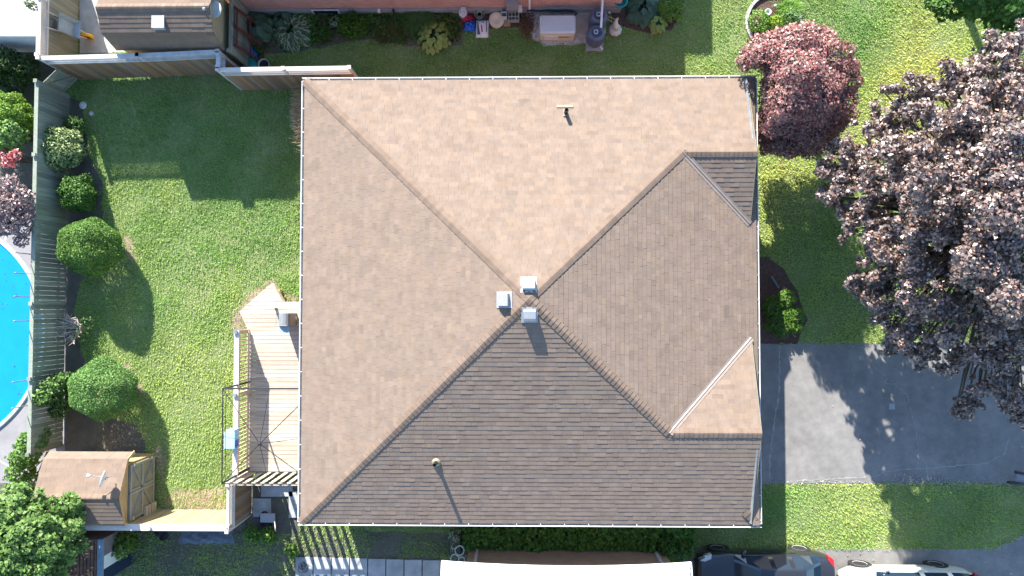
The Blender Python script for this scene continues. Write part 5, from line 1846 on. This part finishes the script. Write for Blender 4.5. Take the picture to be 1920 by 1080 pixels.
# beyond the left fence
shrub('golden_hedge', [rb(8, 215, 1.0, 40, 0.75), rb(42, 222, 0.9, 24, 0.6), rb(-30, 205, 1.1, 40, 0.8)], 'yellow-green clipped hedge outside the left fence', 'hedge', M['leaf'], 1500, 0.06,
      tv=(0.25, (1.9, 2.0, 0.7), (1.2, 1.5, 0.6), 0.35), inner=0.85)
shrub('pale_shrub', [rb(14, 240, 1.5, 18, 0.25), rb(34, 252, 1.2, 18, 0.3), rb(2, 262, 1.3, 18, 0.3), rb(22, 272, 1.1, 18, 0.3)], 'pale silvery shrub just below the yellow hedge', 'shrub', M['leaf'], 700, 0.085,
      tv=(0.25, (3.2, 2.8, 3.6), (1.8, 2.2, 0.9), 0.4))
shrub('red_shrub', [rb(30, 290, 1.5, 10, 0.15), rb(16, 302, 1.4, 14, 0.15), rb(5, 292, 1.3, 10, 0.15)], 'small pink and crimson leaved sprig above the purple tree', 'shrub', M['leaf_red'], 500, 0.08, tv=(0.3, (2.0, 1.6, 1.7), (2.0, 0.5, 0.6), 0.35))
jm = [rb(18, 352, 2.0, 22, 0.3), rb(40, 372, 2.0, 22, 0.3), rb(10, 388, 2.1, 24, 0.3), rb(46, 402, 1.9, 18, 0.25), rb(22, 412, 2.0, 22, 0.25), rb(42, 430, 1.8, 16, 0.2), rb(8, 425, 1.8, 18, 0.2), rb(40, 452, 1.6, 12, 0.2), rb(-20, 380, 2.2, 30, 0.3)]
shrub('japanese_maple', jm, 'pink and purple leaved maple beside the pool', 'tree', M['leaf_red'], 420, 0.09, tv=(0.35, (0.75, 1.0, 1.2), (1.5, 1.7, 1.75), 0.35), up=0.9)
p = P(-20, 140, 0)
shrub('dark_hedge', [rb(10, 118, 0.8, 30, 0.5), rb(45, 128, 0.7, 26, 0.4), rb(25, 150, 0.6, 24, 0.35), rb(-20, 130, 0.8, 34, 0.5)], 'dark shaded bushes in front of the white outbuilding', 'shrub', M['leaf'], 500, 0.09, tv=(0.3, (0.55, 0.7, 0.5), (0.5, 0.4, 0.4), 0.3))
shrub('pale_vine', [rb(62, 12, 1.95, 9, 0.1), rb(55, 6, 2.0, 9, 0.1)], 'sprig of grey leaves over the top left fence post', 'vine', M['leaf'], 500, 0.08, stem=False, tv=(0.2, (2.2, 1.6, 3.0)))
shrub('fence_shrub', [rb(60, 830, 1.1, 22, 0.5), rb(48, 855, 1.3, 22, 0.5), rb(40, 885, 1.2, 20, 0.5), rb(75, 812, 0.9, 14, 0.35), rb(55, 905, 1.1, 18, 0.4)],
      'bright green leafy bush behind the lower shed', 'shrub', M['leaf'], 480, 0.10, tv=(0.3, (1.2, 1.4, 0.9), (1.6, 1.8, 1.1), 0.3))

# green tree at the lower left
gt = thing('leafy_tree', P(20, 1010, 0), 'large light green leafy tree in the lower left corner', 'tree')
bl_ = []
for u, v, z, r_ in ((30, 930, 3.2, 26), (62, 945, 3.0, 26), (95, 958, 2.8, 24), (128, 948, 2.5, 22), (140, 965, 2.3, 16), (20, 965, 3.6, 34), (60, 985, 3.5, 34), (100, 1000, 3.1, 30), (135, 990, 2.6, 20),
                    (30, 1015, 3.9, 36), (75, 1030, 3.6, 34), (112, 1040, 3.0, 26), (10, 1060, 3.9, 36), (55, 1070, 3.7, 34), (95, 1075, 3.2, 26), (150, 1020, 2.4, 14), (-20, 980, 3.8, 40), (-30, 1050, 4.0, 44),
                    (20, 1110, 3.8, 40), (80, 1110, 3.3, 34)):
    bl_.append(rb(u, v, z, r_, r_ * 0.010))
V = blob_leaves(bl_, 420, 0.12, up=0.9, rand=0.55, aspect=0.75)
fast_quads('crown', V, M['leaf'], gt, tints(len(V), 0.3, (1.15, 1.25, 1.05), (1.7, 1.75, 1.5), 0.25))
tk = MB()
b0 = P(20, 1010, 0)
tk.tube([b0, b0 + Vector((0.1, 0.1, 1.2)), b0 + Vector((0.2, 0.1, 2.4))], [0.16, 0.13, 0.1], 10)
for q in bl_:
    tk.tube([b0 + Vector((0.1, 0.1, random.uniform(1.2, 2.2))), Vector((q[0], q[1], q[2] - 0.1)).lerp(b0 + Vector((0, 0, 2.2)), 0.4), (q[0], q[1], q[2])], [0.06, 0.035, 0.012], 6)
tk.build('trunk', M['bark'], gt)
# shrub by the lean-to, brambles
shrub('yellow_green_shrub', [rb(236, 1008, 0.7, 16, 0.4), rb(228, 1030, 0.9, 16, 0.3), rb(245, 1022, 0.6, 12, 0.3)], 'yellow-green bush over the lean-to wall', 'shrub', M['leaf'], 420, 0.10, tv=(0.3, (1.1, 1.2, 0.7), (1.8, 1.7, 0.7), 0.3))
p = P(200, 990, 0)
br = thing('dry_branches', (p.x, p.y, 0), 'pile of bare pale branches at the foot of the sunlit fence', 'branches')
tw = MB()
for k in range(30):
    c = Vector((P(random.uniform(150, 235), 0).x, P(0, random.uniform(988, 1010)).y, random.uniform(0.1, 1.2)))
    d_ = Vector((random.uniform(-.6, .6), random.uniform(-.25, .25), random.uniform(-.15, .25)))
    tw.tube([c - d_, c + Vector((0, 0, 0.05)), c + d_ * 0.8], [0.012, 0.01, 0.004], 5)
tw.build('twigs', M['twig'], br)
for k, (u, v, r_, lab) in enumerate(((470, 1000, 14, 'young bright green shrub by the end of the lattice fence'), (500, 1002, 14, 'young bright green shrub below the garden cart'), (545, 1030, 11, 'young bright green shrub left of the paved path'))):
    shrub('weed_shrub', [rb(u, v, 0.3, r_, 0.25), rb(u + 6, v + 8, 0.2, r_ * 0.7, 0.2)], lab, 'shrub', M['leaf'], 320, 0.10, tv=(0.3, (1.0, 1.3, 0.6), (1.3, 1.5, 0.7), 0.3), group='young shrubs south of the deck')
# ivy between the house and the garage
n = 9000
X = rng.uniform(P(868, 1000).x, P(1300, 1000).x, n)
Y = rng.uniform(GW + 0.05, wy0 - 0.05, n)
Z = 0.12 + 0.35 * rng.random(n) * (0.6 + 0.4 * np.sin(X * 4) * np.sin(Y * 3 + X))
C = np.stack([X, Y, Z], 1)
V = leaf_quads(C, unit(rng.normal(size=C.shape) * 0.4 + np.array([0, 0, 1])), 0.09 + 0.07 * rng.random(n), 0.85)
o = stuff(fast_quads('ground_cover', V, M['leaf'], None, tints(n, 0.35, (0.8, 1.2, 0.6), (1.2, 1.5, 0.6), 0.3)))
tag(o, 'green leafy ground cover between the house and the tan brick wall', 'ground cover')
shrub('corner_bush', [rb(1262, 1040, 0.5, 20, 0.35), rb(1285, 1030, 0.5, 16, 0.35), rb(1250, 1020, 0.4, 14, 0.3)], 'green bush at the right end of the tan brick wall', 'shrub', M['leaf'], 500, 0.08, tv=(0.3, (0.8, 1.1, 0.6)))

# front bed
shrub('low_juniper', [rb(1465, 605, 0.3, 26, 0.25), rb(1450, 575, 0.3, 18, 0.25), rb(1490, 590, 0.35, 16, 0.25), rb(1475, 560, 0.35, 16, 0.25), rb(1490, 610, 0.3, 14, 0.2)],
      'low green juniper in the front bed with a sunlit streak', 'shrub', M['leaf'], 900, 0.07, tv=(0.3, (0.8, 1.1, 0.5), (1.3, 1.5, 0.5), 0.3), up=0.8)
p = P(1452, 525, 0.05)
o = MB().beam(P(1446, 518, 0.06), P(1460, 540, 0.06), 0.05, 0.06).build('edging_stick', M['beam_blue'])
tag(o, 'short blue-grey stick lying in the front bed', 'stick')
# pampas by the corner of the house
p = P(572, 212, 0.5)
pg = thing('plume_grass', (p.x, p.y, 0), 'dry tan plume grass peeking out from under the left eave', 'grass')
n = 2600
a_ = rng.uniform(0, 6.28, n)
base = np.stack([p.x + 0.16 + 0.14 * np.cos(a_), p.y - 0.1 + rng.normal(0, 0.42, n), np.zeros(n)], 1)
out = np.stack([-np.abs(np.cos(a_)) * 0.9 - 0.1, np.sin(a_) * 0.4, np.zeros(n)], 1)
hgt = 0.5 + 0.45 * rng.random(n)
s_ = rng.uniform(0.35, 1.0, n)
C = base + out * (0.40 * s_[:, None]) + np.array([0, 0, 1]) * (hgt * (1 - (1 - s_) ** 2))[:, None]
dirv = unit(out * 0.9 + np.array([0, 0, .35]) + rng.normal(size=(n, 3)) * 0.2)
w_ = unit(np.cross(dirv, np.array([0, 0, 1.0]))) * 0.011
ln = dirv * 0.10
V = np.stack([C - ln - w_, C - ln + w_, C + ln + w_ * .3, C + ln - w_ * .3], 1)
fast_quads('blades', V, M['plume'], pg, tints(n, 0.3))


# hostas: every leaf its own piece
def hosta_leaf_mesh(m, edge=None):
    vs, fs = [], []
    prof = ((0.0, 0.02), (0.18, 0.30), (0.42, 0.42), (0.68, 0.33), (0.88, 0.15), (1.0, 0.0))
    for t, w_ in prof:
        z = 0.32 * t - 0.45 * t * t
        vs += [(t, -w_, z + 0.05 * w_), (t, -w_ * 0.72, z - 0.0), (t, 0, z - 0.05), (t, w_ * 0.72, z), (t, w_, z + 0.05 * w_)]
    for i in range(len(prof) - 1):
        for j in range(4):
            a = i * 5 + j
            fs.append((a, a + 5, a + 6, a + 1))
    me = bpy.data.meshes.new('leaf')
    me.from_pydata(vs, [], fs)
    me.materials.append(m)
    if edge:
        me.materials.append(edge)
        for i, p_ in enumerate(me.polygons):
            if i % 4 in (0, 3):
                p_.material_index = 1
    me.polygons.foreach_set('use_smooth', [True] * len(me.polygons))
    return me


hl_green = hosta_leaf_mesh(M['hosta'])
hl_edge = hosta_leaf_mesh(M['hosta'], M['hosta_edge'])
hl_lime = hosta_leaf_mesh(M['hosta_lime'])


def hosta(u, v, rpx, me, label, n=46, ls=0.28, name='hosta_plant', group='hostas in the borders', h=0.35):
    p = P(u, v, 0)
    t = thing(name, (p.x, p.y, 0), label, 'plant', group)
    r_ = rpx * CAM_H / F_PX
    for i in range(n):
        f = ((i + 0.5) / n) ** 0.5
        a_ = i * 2.39996 + random.uniform(-.25, .25)
        rr = r_ * f
        L = ls * random.uniform(0.8, 1.15)
        o = link('leaf', me, t, ((rr - L * 0.55 * f) * math.cos(a_), (rr - L * 0.55 * f) * math.sin(a_), h * (1.05 - 0.6 * f * f) + random.uniform(-.03, .03)),
                 (random.uniform(-.2, .2), (0.15 + 0.35 * f) + random.uniform(-.2, .2), a_), (L, L * 0.95, L))
    MB().tube([(p.x, p.y, 0), (p.x, p.y, h * 0.8)], [0.05, 0.03], 6).build('crown_stem', M['hosta'], t)
    return t


hosta(485, 55, 32, hl_green, 'broad dark green leafy plant next to the grey fence', 44, 0.40, 'rhubarb_plant', None, 0.5)
hosta(552, 62, 38, hl_edge, 'big blue-green hosta with pale leaf rims, second from the grey fence', 60, 0.34)
hosta(533, 40, 20, hl_green, 'smaller dark hosta between the broad leafy plant and the blue-green hosta', 20, 0.26)
hosta(815, 72, 32, hl_lime, 'yellow-green hosta left of the bags', 64, 0.22)
hosta(1205, 18, 34, hl_green, 'large rounded-leaf hosta right of the rain barrels', 56, 0.32)
hosta(1232, 50, 16, hl_lime, 'lime leafed plant at the lower edge of the right border', 22, 0.24)
hosta(632, 45, 12, hl_edge, 'small pale rimmed hosta beside the fern', 14, 0.18)
for u, v, r_, lab, tv in ((660, 48, 26, 'green fern in the middle of the wall border', (0.3, (0.8, 1.2, 0.5), (1.2, 1.5, 0.6), 0.3)), (612, 60, 12, 'small dark plant left of the fern', (0.3, (0.6, 0.9, 0.6))),
                          (1258, 14, 24, 'pale green bushy perennial at the top of the right border', (0.3, (1.6, 1.9, 1.0), (2.3, 2.4, 1.5), 0.3))):
    shrub('border_plant', [rb(u, v, 0.3, r_, 0.25), rb(u + r_ * .4, v + 4, 0.25, r_ * .6, 0.2), rb(u - r_ * .4, v + 5, 0.25, r_ * .6, 0.2)], lab, 'plant', M['leaf'], 420, 0.10, stem=False, tv=tv, aspect=0.35)


def grass_clump(u, v, rpx, label, tv, n=500, L=0.5, name='strappy_plant'):
    p = P(u, v, 0)
    t = thing(name, (p.x, p.y, 0), label, 'plant')
    r_ = rpx * CAM_H / F_PX
    a_ = rng.uniform(0, 6.28, n)
    c0 = np.stack([p.x + rng.normal(0, r_ * .45, n), p.y + rng.normal(0, r_ * .25, n), np.zeros(n)], 1)
    Vs = []
    d_ = np.stack([np.cos(a_), np.sin(a_), np.zeros(n)], 1)
    side = np.stack([-np.sin(a_), np.cos(a_), np.zeros(n)], 1) * 0.010
    prev = c0
    ln = L * (0.6 + 0.8 * rng.random(n))[:, None]
    for s0, s1, w0, w1 in ((0, .4, 1, 1.1), (.4, .75, 1.1, .8), (.75, 1, .8, .1)):
        A = c0 + d_ * ln * 0.75 * s0 ** 1.5 + np.array([0, 0, 1]) * ln * (1.1 * s0 - 0.75 * s0 * s0)
        B = c0 + d_ * ln * 0.75 * s1 ** 1.5 + np.array([0, 0, 1]) * ln * (1.1 * s1 - 0.75 * s1 * s1)
        Vs.append(np.stack([A - side * w0, A + side * w0, B + side * w1, B - side * w1], 1))
    V = np.concatenate(Vs)
    tt = tints(n, *tv)
    fast_quads('blades', V, M['leaf'], t, np.concatenate([tt] * 3))
    return t


grass_clump(788, 40, 26, 'grey-green strap leaved clump above the lime hosta', (0.3, (0.8, 1.0, 0.9)))
grass_clump(732, 62, 30, 'withered reddish-brown perennial in the wall border', (0.3, (1.0, 0.55, 0.5), (0.5, 0.6, 0.3), 0.4), 600, 0.4)
grass_clump(1475, 18, 18, 'spiky bright green plant at the right of the round bed', (0.3, (1.5, 1.8, 0.8)), 350, 0.4)

n = 12000
bp_ = G((446, 30), (848, 26), (866, 48), (860, 80), (800, 88), (740, 80), (700, 72), (640, 74), (600, 86), (520, 96), (462, 108))
X = rng.uniform(min(q[0] for q in bp_), max(q[0] for q in bp_), n)
Y = rng.uniform(min(q[1] for q in bp_), max(q[1] for q in bp_), n)
k = in_poly(X, Y, bp_) & (np.sin(X * 2.3) + np.sin(X * 5.1 + Y * 4) + rng.normal(size=n) > -0.4)
X, Y = X[k], Y[k]
n = len(X)
C = np.stack([X, Y, 0.03 + 0.16 * rng.random(n)], 1)
V = leaf_quads(C, unit(rng.normal(size=C.shape) * 0.6 + np.array([0, 0, .8])), 0.07 + 0.08 * rng.random(n), 0.45)
hue = (np.sin(X * 1.7) > 0.2)[:, None]
o = stuff(fast_quads('border_foliage', V, M['leaf'], None, tints(n, 0.4) * np.where(hue, np.array([1.0, 0.95, 0.6]), np.array([0.8, 1.25, 0.85]))))
tag(o, 'low mixed foliage filling the shaded border by the brick wall', 'ground cover')

# round bed beside the red maple
bc = P(1449, 42, 0)
ground_sheet('round_bed', [(bc.x + 0.88 * math.cos(k * 0.2618), bc.y + 0.95 * math.sin(k * 0.2618)) for k in range(24)], 0.006, M['mulch'])
ed = thing('bed_edging', (bc.x, bc.y, 0), 'pale curved stone edging around the round flower bed', 'edging')
nst = 34
for k in range(nst):
    a_ = 2 * math.pi * k / nst
    MB().box((bc.x + 0.92 * math.cos(a_), bc.y + 0.98 * math.sin(a_), 0.04), (0.10, 0.165, 0.09 + random.uniform(0, .015)), a_ + random.uniform(-.04, .04)).build('stone', M['concrete'], ed)
for u, v, r_, lab, tv in ((1425, 40, 22, 'pale green bushy plant at the left of the round bed', (0.3, (1.5, 1.8, 0.9), (2.2, 2.3, 1.6), 0.25)),
                          (1455, 42, 14, 'bright yellow-green plant in the middle of the round bed', (0.2, (2.8, 2.5, 0.5), (1.8, 2.2, 0.6), 0.3)), (1482, 36, 18, 'silver-green plant at the right of the round bed', (0.3, (1.5, 1.6, 1.8)))):
    shrub('bed_plant', [rb(u, v, 0.28, r_, 0.22), rb(u + 6, v + 6, 0.2, r_ * .7, 0.18)], lab, 'plant', M['leaf'], 520, 0.07, stem=False, tv=tv)
p = P(1440, 23, 0.15)
o = MB().lathe([(0.10, 0.0), (0.12, 0.18), (0.10, 0.2), (0.06, 0.18), (0.05, 0.06), (0, 0.06)], (p.x, p.y, 0), 14).build('small_pot', M['offwhite'])
tag(o, 'small pale pot standing on the dark soil of the round bed', 'pot')

# red maple by the house corner
rm_ = thing('red_maple_tree', P(1502, 200, 0), 'compact pinkish red maple at the upper right corner of the roof', 'tree')
base = P(1500, 175, 3.0)
bl_ = []
for u, v, z, r_ in ((1500, 165, 3.6, 74), (1450, 110, 3.6, 44), (1500, 92, 3.8, 44), (1550, 110, 3.6, 44), (1575, 150, 3.3, 36), (1565, 200, 3.1, 40), (1440, 165, 3.3, 44), (1460, 210, 3.2, 46), (1525, 225, 2.9, 50),
                    (1475, 248, 2.3, 38), (1525, 255, 2.1, 36), (1500, 140, 4.4, 44), (1480, 190, 4.1, 40), (1530, 180, 4.1, 40), (1425, 130, 3.0, 30), (1445, 262, 1.9, 26), (1446, 185, 3.0, 30), (1452, 225, 2.6, 30), (1455, 255, 2.2, 26), (1412, 118, 3.2, 26), (1422, 95, 3.2, 26), (1470, 78, 3.3, 26), (1540, 78, 3.3, 26), (1500, 66, 3.4, 22), (1480, 272, 1.8, 24), (1446, 238, 1.45, 34), (1485, 246, 1.4, 38), (1528, 240, 1.4, 38), (1558, 215, 1.5, 34), (1450, 255, 1.1, 24), (1510, 262, 1.1, 28), (1520, 70, 3.4, 24), (1590, 130, 3.0, 22)):
    bl_.append(rb(u, v, z, r_, r_ * 0.0135))
V = blob_leaves(bl_, 560, 0.085, up=0.75, rand=0.55, aspect=0.65, inner=0.78)
V = V[~((V[:, :, 0].min(1) < 7.27) & (V[:, :, 1].min(1) < 7.24))]
fast_quads('crown', V, M['leaf_red'], rm_, tints(len(V), 0.28, (1.0, 0.95, 0.95), (1.5, 0.75, 0.85), 0.15))
tk = MB()
b0 = P(1502, 205, 0)
tk.tube([b0, b0 + Vector((0, 0, 1.0)), b0 + Vector((0.05, 0.1, 1.8))], [0.15, 0.12, 0.10], 10)
for q in bl_:
    tk.tube([b0 + Vector((0, 0, random.uniform(1.0, 1.8))), Vector((q[0], q[1], q[2])).lerp(b0 + Vector((0, 0, 1.8)), 0.5), (q[0], q[1], q[2])], [0.06, 0.035, 0.012], 6)
tk.build('trunk', M['bark'], rm_)

# large purple maple
pm = thing('purple_maple_tree', P(1800, 440, 0), 'large dark purple maple filling the right side', 'tree')
cl_ = [(1575, 300, 3.8, 30), (1562, 330, 3.6, 26), (1600, 420, 4.0, 32), (1640, 470, 4.0, 30), (1600, 530, 3.2, 14), (1628, 372, 3.4, 40), (1650, 300, 3.6, 44), (1690, 400, 3.6, 50), (1700, 500, 3.4, 44), (1600, 285, 4.2, 40), (1580, 345, 4.0, 34), (1565, 375, 3.8, 26), (1640, 240, 4.8, 36), (1680, 205, 5.2, 40), (1735, 180, 5.6, 44), (1790, 160, 6.0, 42), (1830, 120, 6.2, 40), (1860, 95, 6.2, 36), (1900, 80, 6.2, 36),
       (1640, 330, 5.0, 46), (1620, 400, 4.5, 40), (1650, 440, 4.6, 36), (1700, 280, 6.0, 60), (1770, 250, 6.8, 64), (1840, 210, 7.0, 64), (1900, 170, 7.0, 60), (1700, 370, 5.8, 58), (1770, 340, 7.2, 70), (1850, 310, 7.8, 76), (1930, 270, 8.0, 80),
       (1640, 545, 3.6, 26), (1612, 535, 3.4, 18), (1665, 500, 4.4, 36), (1690, 450, 5.4, 48), (1750, 430, 6.6, 62), (1830, 410, 7.6, 76), (1910, 390, 8.2, 80), (1660, 605, 3.6, 26), (1690, 560, 4.5, 42), (1740, 520, 5.8, 56), (1820, 500, 6.8, 66), (1900, 490, 7.6, 76),
       (1680, 645, 3.4, 24), (1720, 620, 4.4, 40), (1780, 590, 5.2, 52), (1850, 580, 6.0, 60), (1920, 570, 6.8, 70), (1730, 665, 3.6, 24), (1790, 665, 4.2, 36), (1850, 660, 4.8, 44), (1910, 650, 5.4, 54),
       (1830, 735, 3.4, 26), (1808, 765, 3.0, 16), (1870, 715, 4.0, 32), (1915, 725, 4.2, 34), (1900, 770, 3.4, 20), (1920, 785, 3.2, 16), (1985, 330, 8.0, 90), (1990, 480, 7.6, 90), (1980, 620, 6.0, 80), (1985, 180, 7.2, 80), (1980, 740, 4.4, 50),
       (2080, 400, 7.0, 110), (2080, 560, 6.0, 100), (2070, 230, 6.4, 90)]
bl_ = []
low_ = []
for u, v, z, r_ in cl_:
    for j in range(7):
        a_ = random.uniform(0, 6.28)
        d_ = r_ * random.uniform(0.15, 1.0)
        bl_.append(rb(u + d_ * math.cos(a_), v + d_ * math.sin(a_), z + random.uniform(-.5, .25), max(11, r_ * random.uniform(.24, .50)), max(0.10, r_ * 0.004)))
        q_ = bl_[-1]
        k_ = random.uniform(0.65, 1.5)
        bl_[-1] = (q_[0], q_[1], q_[2], q_[3] * k_, q_[4] / k_, q_[5])
        if random.random() < 0.5:
            a_ += random.uniform(-.6, .6)
            bl_.append(rb(u + r_ * 1.12 * math.cos(a_), v + r_ * 1.12 * math.sin(a_), z - random.uniform(0, .5), random.uniform(6, 11), 0.08))
    for dz in (1.9, 3.8):
        if z - dz > 2.4:
            low_.append(rb(u + 4 * dz, v + random.uniform(-15, 15), z - dz, r_ * 0.8, r_ * 0.008))
V = blob_leaves(bl_, 430, 0.09, up=0.8, rand=0.65, aspect=0.7, inner=0.2, low=-0.5, sizevar=0.5)
V2 = blob_leaves(low_, 44, 0.15, up=0.9, rand=0.6, aspect=0.8, inner=0.3, low=-0.6)
V = np.concatenate([V, V2])
print('maple leaves', len(V))
fast_quads('crown', V, M['leaf_purple'], pm, tints(len(V), 0.35, (1.0, 1.0, 1.0), (2.7, 2.2, 1.85), 0.28))  # paler leaf share paints warm sun highlights into the crown colour
tk = MB()
b0 = P(1860, 440, 0)
top = P(1860, 410, 3.2)
tk.tube([b0, b0.lerp(top, 0.5) + Vector((0.05, 0, 0)), top], [0.34, 0.27, 0.22], 14)
for q in bl_[::3]:
    e = Vector(q[:3]) - Vector((0, 0, 0.1))
    st = b0.lerp(top, random.uniform(0.55, 1.0))
    md = st.lerp(e, 0.5) + Vector((random.uniform(-.2, .2), random.uniform(-.2, .2), 0.35))
    tk.tube([st, md, e], [0.10, 0.05, 0.015], 7)
tk.build('trunk', M['bark'], pm)

# green tree whose lowest boughs reach in at the top right
nt_ = thing('green_tree', P(1830, -70, 0), 'dark green tree reaching in over the top right edge', 'tree')
bl_ = []
for u, v, z, r_ in ((1760, 2, 2.8, 22), (1790, 8, 3.0, 26), (1830, 6, 3.4, 28), (1870, 10, 3.4, 30), (1905, 14, 3.6, 34), (1765, 32, 2.4, 9), (1880, 34, 3.2, 22), (1860, 40, 2.6, 14), (1910, 48, 3.2, 20), (1840, -40, 4.5, 60), (1920, -50, 5.0, 70), (1780, -60, 4.2, 50), (1860, -110, 5.0, 80)):
    bl_.append(rb(u, v, z, r_, r_ * 0.011))
V = blob_leaves(bl_, 300, 0.12, up=0.8, rand=0.6, aspect=0.75)
fast_quads('crown', V, M['leaf'], nt_, tints(len(V), 0.3, (0.75, 1.1, 0.75), (1.2, 1.5, 1.1), 0.15))
tk = MB()
b0 = P(1790, -30, 0)
tk.tube([b0, b0 + Vector((0.05, 0.0, 1.5)), b0 + Vector((0.2, 0.2, 3.0))], [0.16, 0.14, 0.12], 10)
for q in bl_:
    tk.tube([b0 + Vector((0.1, 0.1, random.uniform(1.9, 2.9))), Vector(q[:3]).lerp(b0 + Vector((0, 0, 2.6)), 0.5), q[:3]], [0.06, 0.035, 0.012], 6)
tk.build('trunk', M['bark'], nt_)

# ================================================================= LAWN GRASS AND LITTER
def fbm(X, Y, s, seed):
    r_ = np.random.default_rng(seed)
    out = np.zeros_like(X)
    for o in range(4):
        f = s * 2 ** o
        for k in range(5):
            a_, ph = r_.uniform(0, 6.28), r_.uniform(0, 6.28)
            out += np.sin((X * math.cos(a_) + Y * math.sin(a_)) * f * r_.uniform(.7, 1.4) + ph) / (1.7 ** o)
    return out / 5


N = 900000
X = rng.uniform(-16.1, 17.6, N)
Y = rng.uniform(-9.6, 11.2, N)
house_poly = [(wx0, wy0), (wx1, wy0), (wx1, wy1), (wx0, wy1)]
keep = np.ones(N, bool)
for poly in EXCL + [house_poly, [tuple(p) for p in dpoly]]:
    keep &= ~in_poly(X, Y, poly)
dry = fbm(X, Y, 0.55, 3)
fine = fbm(X, Y, 3.0, 5)
keep &= rng.random(N) < np.clip(0.72 + 0.35 * fine - 0.12 * dry, 0.12, 1)
sy = in_poly(X, Y, G((150, 985), (560, 985), (900, 1000), (900, 1100), (150, 1100))) 
keep &= ~(sy & (rng.random(N) > 0.55 + 0.4 * fine))
for poly in SPARSE:
    keep &= ~(in_poly(X, Y, poly) & (rng.random(N) > 0.5))
X, Y, dry, fine = X[keep], Y[keep], dry[keep], fine[keep]
n = len(X)
a_ = rng.uniform(0, 6.28, n)
hgt = (0.028 + 0.035 * rng.random(n)) * (1 + 0.3 * fine)
lean = 0.5 + 0.6 * rng.random(n)
wd = 0.006 + 0.009 * rng.random(n)
C = np.stack([X, Y, np.zeros(n)], 1)
d_ = np.stack([np.cos(a_), np.sin(a_), np.zeros(n)], 1)
sd_ = np.stack([-np.sin(a_), np.cos(a_), np.zeros(n)], 1) * wd[:, None]
tip = C + d_ * (hgt * lean)[:, None] + np.array([0, 0, 1]) * hgt[:, None]
V = np.stack([C - sd_, C + sd_, tip + sd_ * 0.5, tip - sd_ * 0.5], 1)
t = np.ones((n, 3)) * (0.89 + 0.22 * rng.random((n, 1)))
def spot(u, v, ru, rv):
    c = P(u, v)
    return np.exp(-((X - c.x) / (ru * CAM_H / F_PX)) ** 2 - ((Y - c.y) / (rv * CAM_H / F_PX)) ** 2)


dry_and_sunlit = (1.1 * spot(1740, 130, 90, 110) + 0.6 * spot(1660, 180, 60, 90) + 0.7 * spot(1640, 260, 70, 60) + 0.5 * spot(1500, 340, 80, 60) + 0.4 * spot(1440, 430, 30, 80) + 0.5 * spot(1600, 960, 90, 40)  # dry patches, plus sunlit grass beside the house painted yellower
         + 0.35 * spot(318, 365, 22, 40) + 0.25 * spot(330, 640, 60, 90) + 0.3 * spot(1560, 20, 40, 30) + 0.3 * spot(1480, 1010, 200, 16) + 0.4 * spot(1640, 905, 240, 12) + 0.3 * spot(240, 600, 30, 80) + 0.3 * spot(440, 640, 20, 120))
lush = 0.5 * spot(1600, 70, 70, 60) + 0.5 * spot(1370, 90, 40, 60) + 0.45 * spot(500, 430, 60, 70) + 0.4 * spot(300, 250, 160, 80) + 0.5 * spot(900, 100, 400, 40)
k = np.clip(0.42 + 0.5 * dry + 1.1 * dry_and_sunlit - lush + 0.11 * rng.normal(size=n), 0, 1.2)[:, None]
t *= (1 - k) * np.array([0.68, 0.9, 0.62]) + k * (np.array([1.35, 1.22, 0.95]) + np.clip(dry_and_sunlit, 0, 1)[:, None] * np.array([0.45, 0.15, 0.1]))
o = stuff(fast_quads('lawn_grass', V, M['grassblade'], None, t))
tag(o, 'short mown grass of the lawns around the house', 'grass')

def edge_crumbs(pts, spread, n):
    out = []
    for _ in range(n):
        i = random.randrange(len(pts) - 1)
        q = Vector(pts[i]).lerp(Vector(pts[i + 1]), random.random())
        out.append((q.x, q.y + random.gauss(0, spread), 0.03))
    return out


C = np.array(edge_crumbs(G((1432, 906), (1660, 904), (1920, 907)), 0.06, 420) + edge_crumbs(G((1660, 897), (1780, 904), (1920, 908)), 0.12, 380) + edge_crumbs(G((1560, 1029), (1700, 1030), (1862, 1030), (1895, 1017), (1920, 1004)), 0.04, 260)
             + edge_crumbs(G((1500, 644), (1640, 644), (1800, 640)), 0.04, 160))
V = leaf_quads(C, unit(rng.normal(size=C.shape) * 0.5 + np.array([0, 0, 1])), 0.025 + 0.04 * rng.random(len(C)), 0.8, -0.1)
o = stuff(fast_quads('edge_gravel', V, M['cinder'], None, None))
tag(o, 'pale gravel crumbs along the edges of the driveways', 'gravel')
C = np.stack([pc.x + rng.uniform(0, 4.0, 90), pc.y + rng.uniform(-2.9, 2.9, 90), np.full(90, 0.03)], 1)
C = C[np.hypot(C[:, 0] - pc.x, C[:, 1] - pc.y) < 3.9]
V = leaf_quads(C, unit(rng.normal(size=C.shape) * 0.2 + np.array([0, 0, 1])), 0.03 + 0.05 * rng.random(len(C)), 0.6, 0.0)
o = stuff(fast_quads('pool_debris', V, M['bark'], None, None))
tag(o, 'dark leaf specks lying on the blue pool', 'debris')
n = 420
X = rng.uniform(7.5, 17.5, n)
Y = rng.uniform(-9.0, 11, n)
C = np.stack([X, Y, np.full(n, 0.05)], 1)
V = leaf_quads(C, unit(rng.normal(size=C.shape) * 0.3 + np.array([0, 0, 1])), 0.03 + 0.05 * rng.random(n), 0.7)
k = ~in_poly(X, Y, drive) | (rng.random(n) < 0.25)
V, n = V[k], int(k.sum())
o = stuff(fast_quads('fallen_leaves', V, M['debris'], None, tints(n, 0.4, (0.9, 0.8, 0.7), (1.5, 1.5, 1.4), 0.3)))
tag(o, 'scattered fallen leaves on the front lawn and driveway', 'leaves')
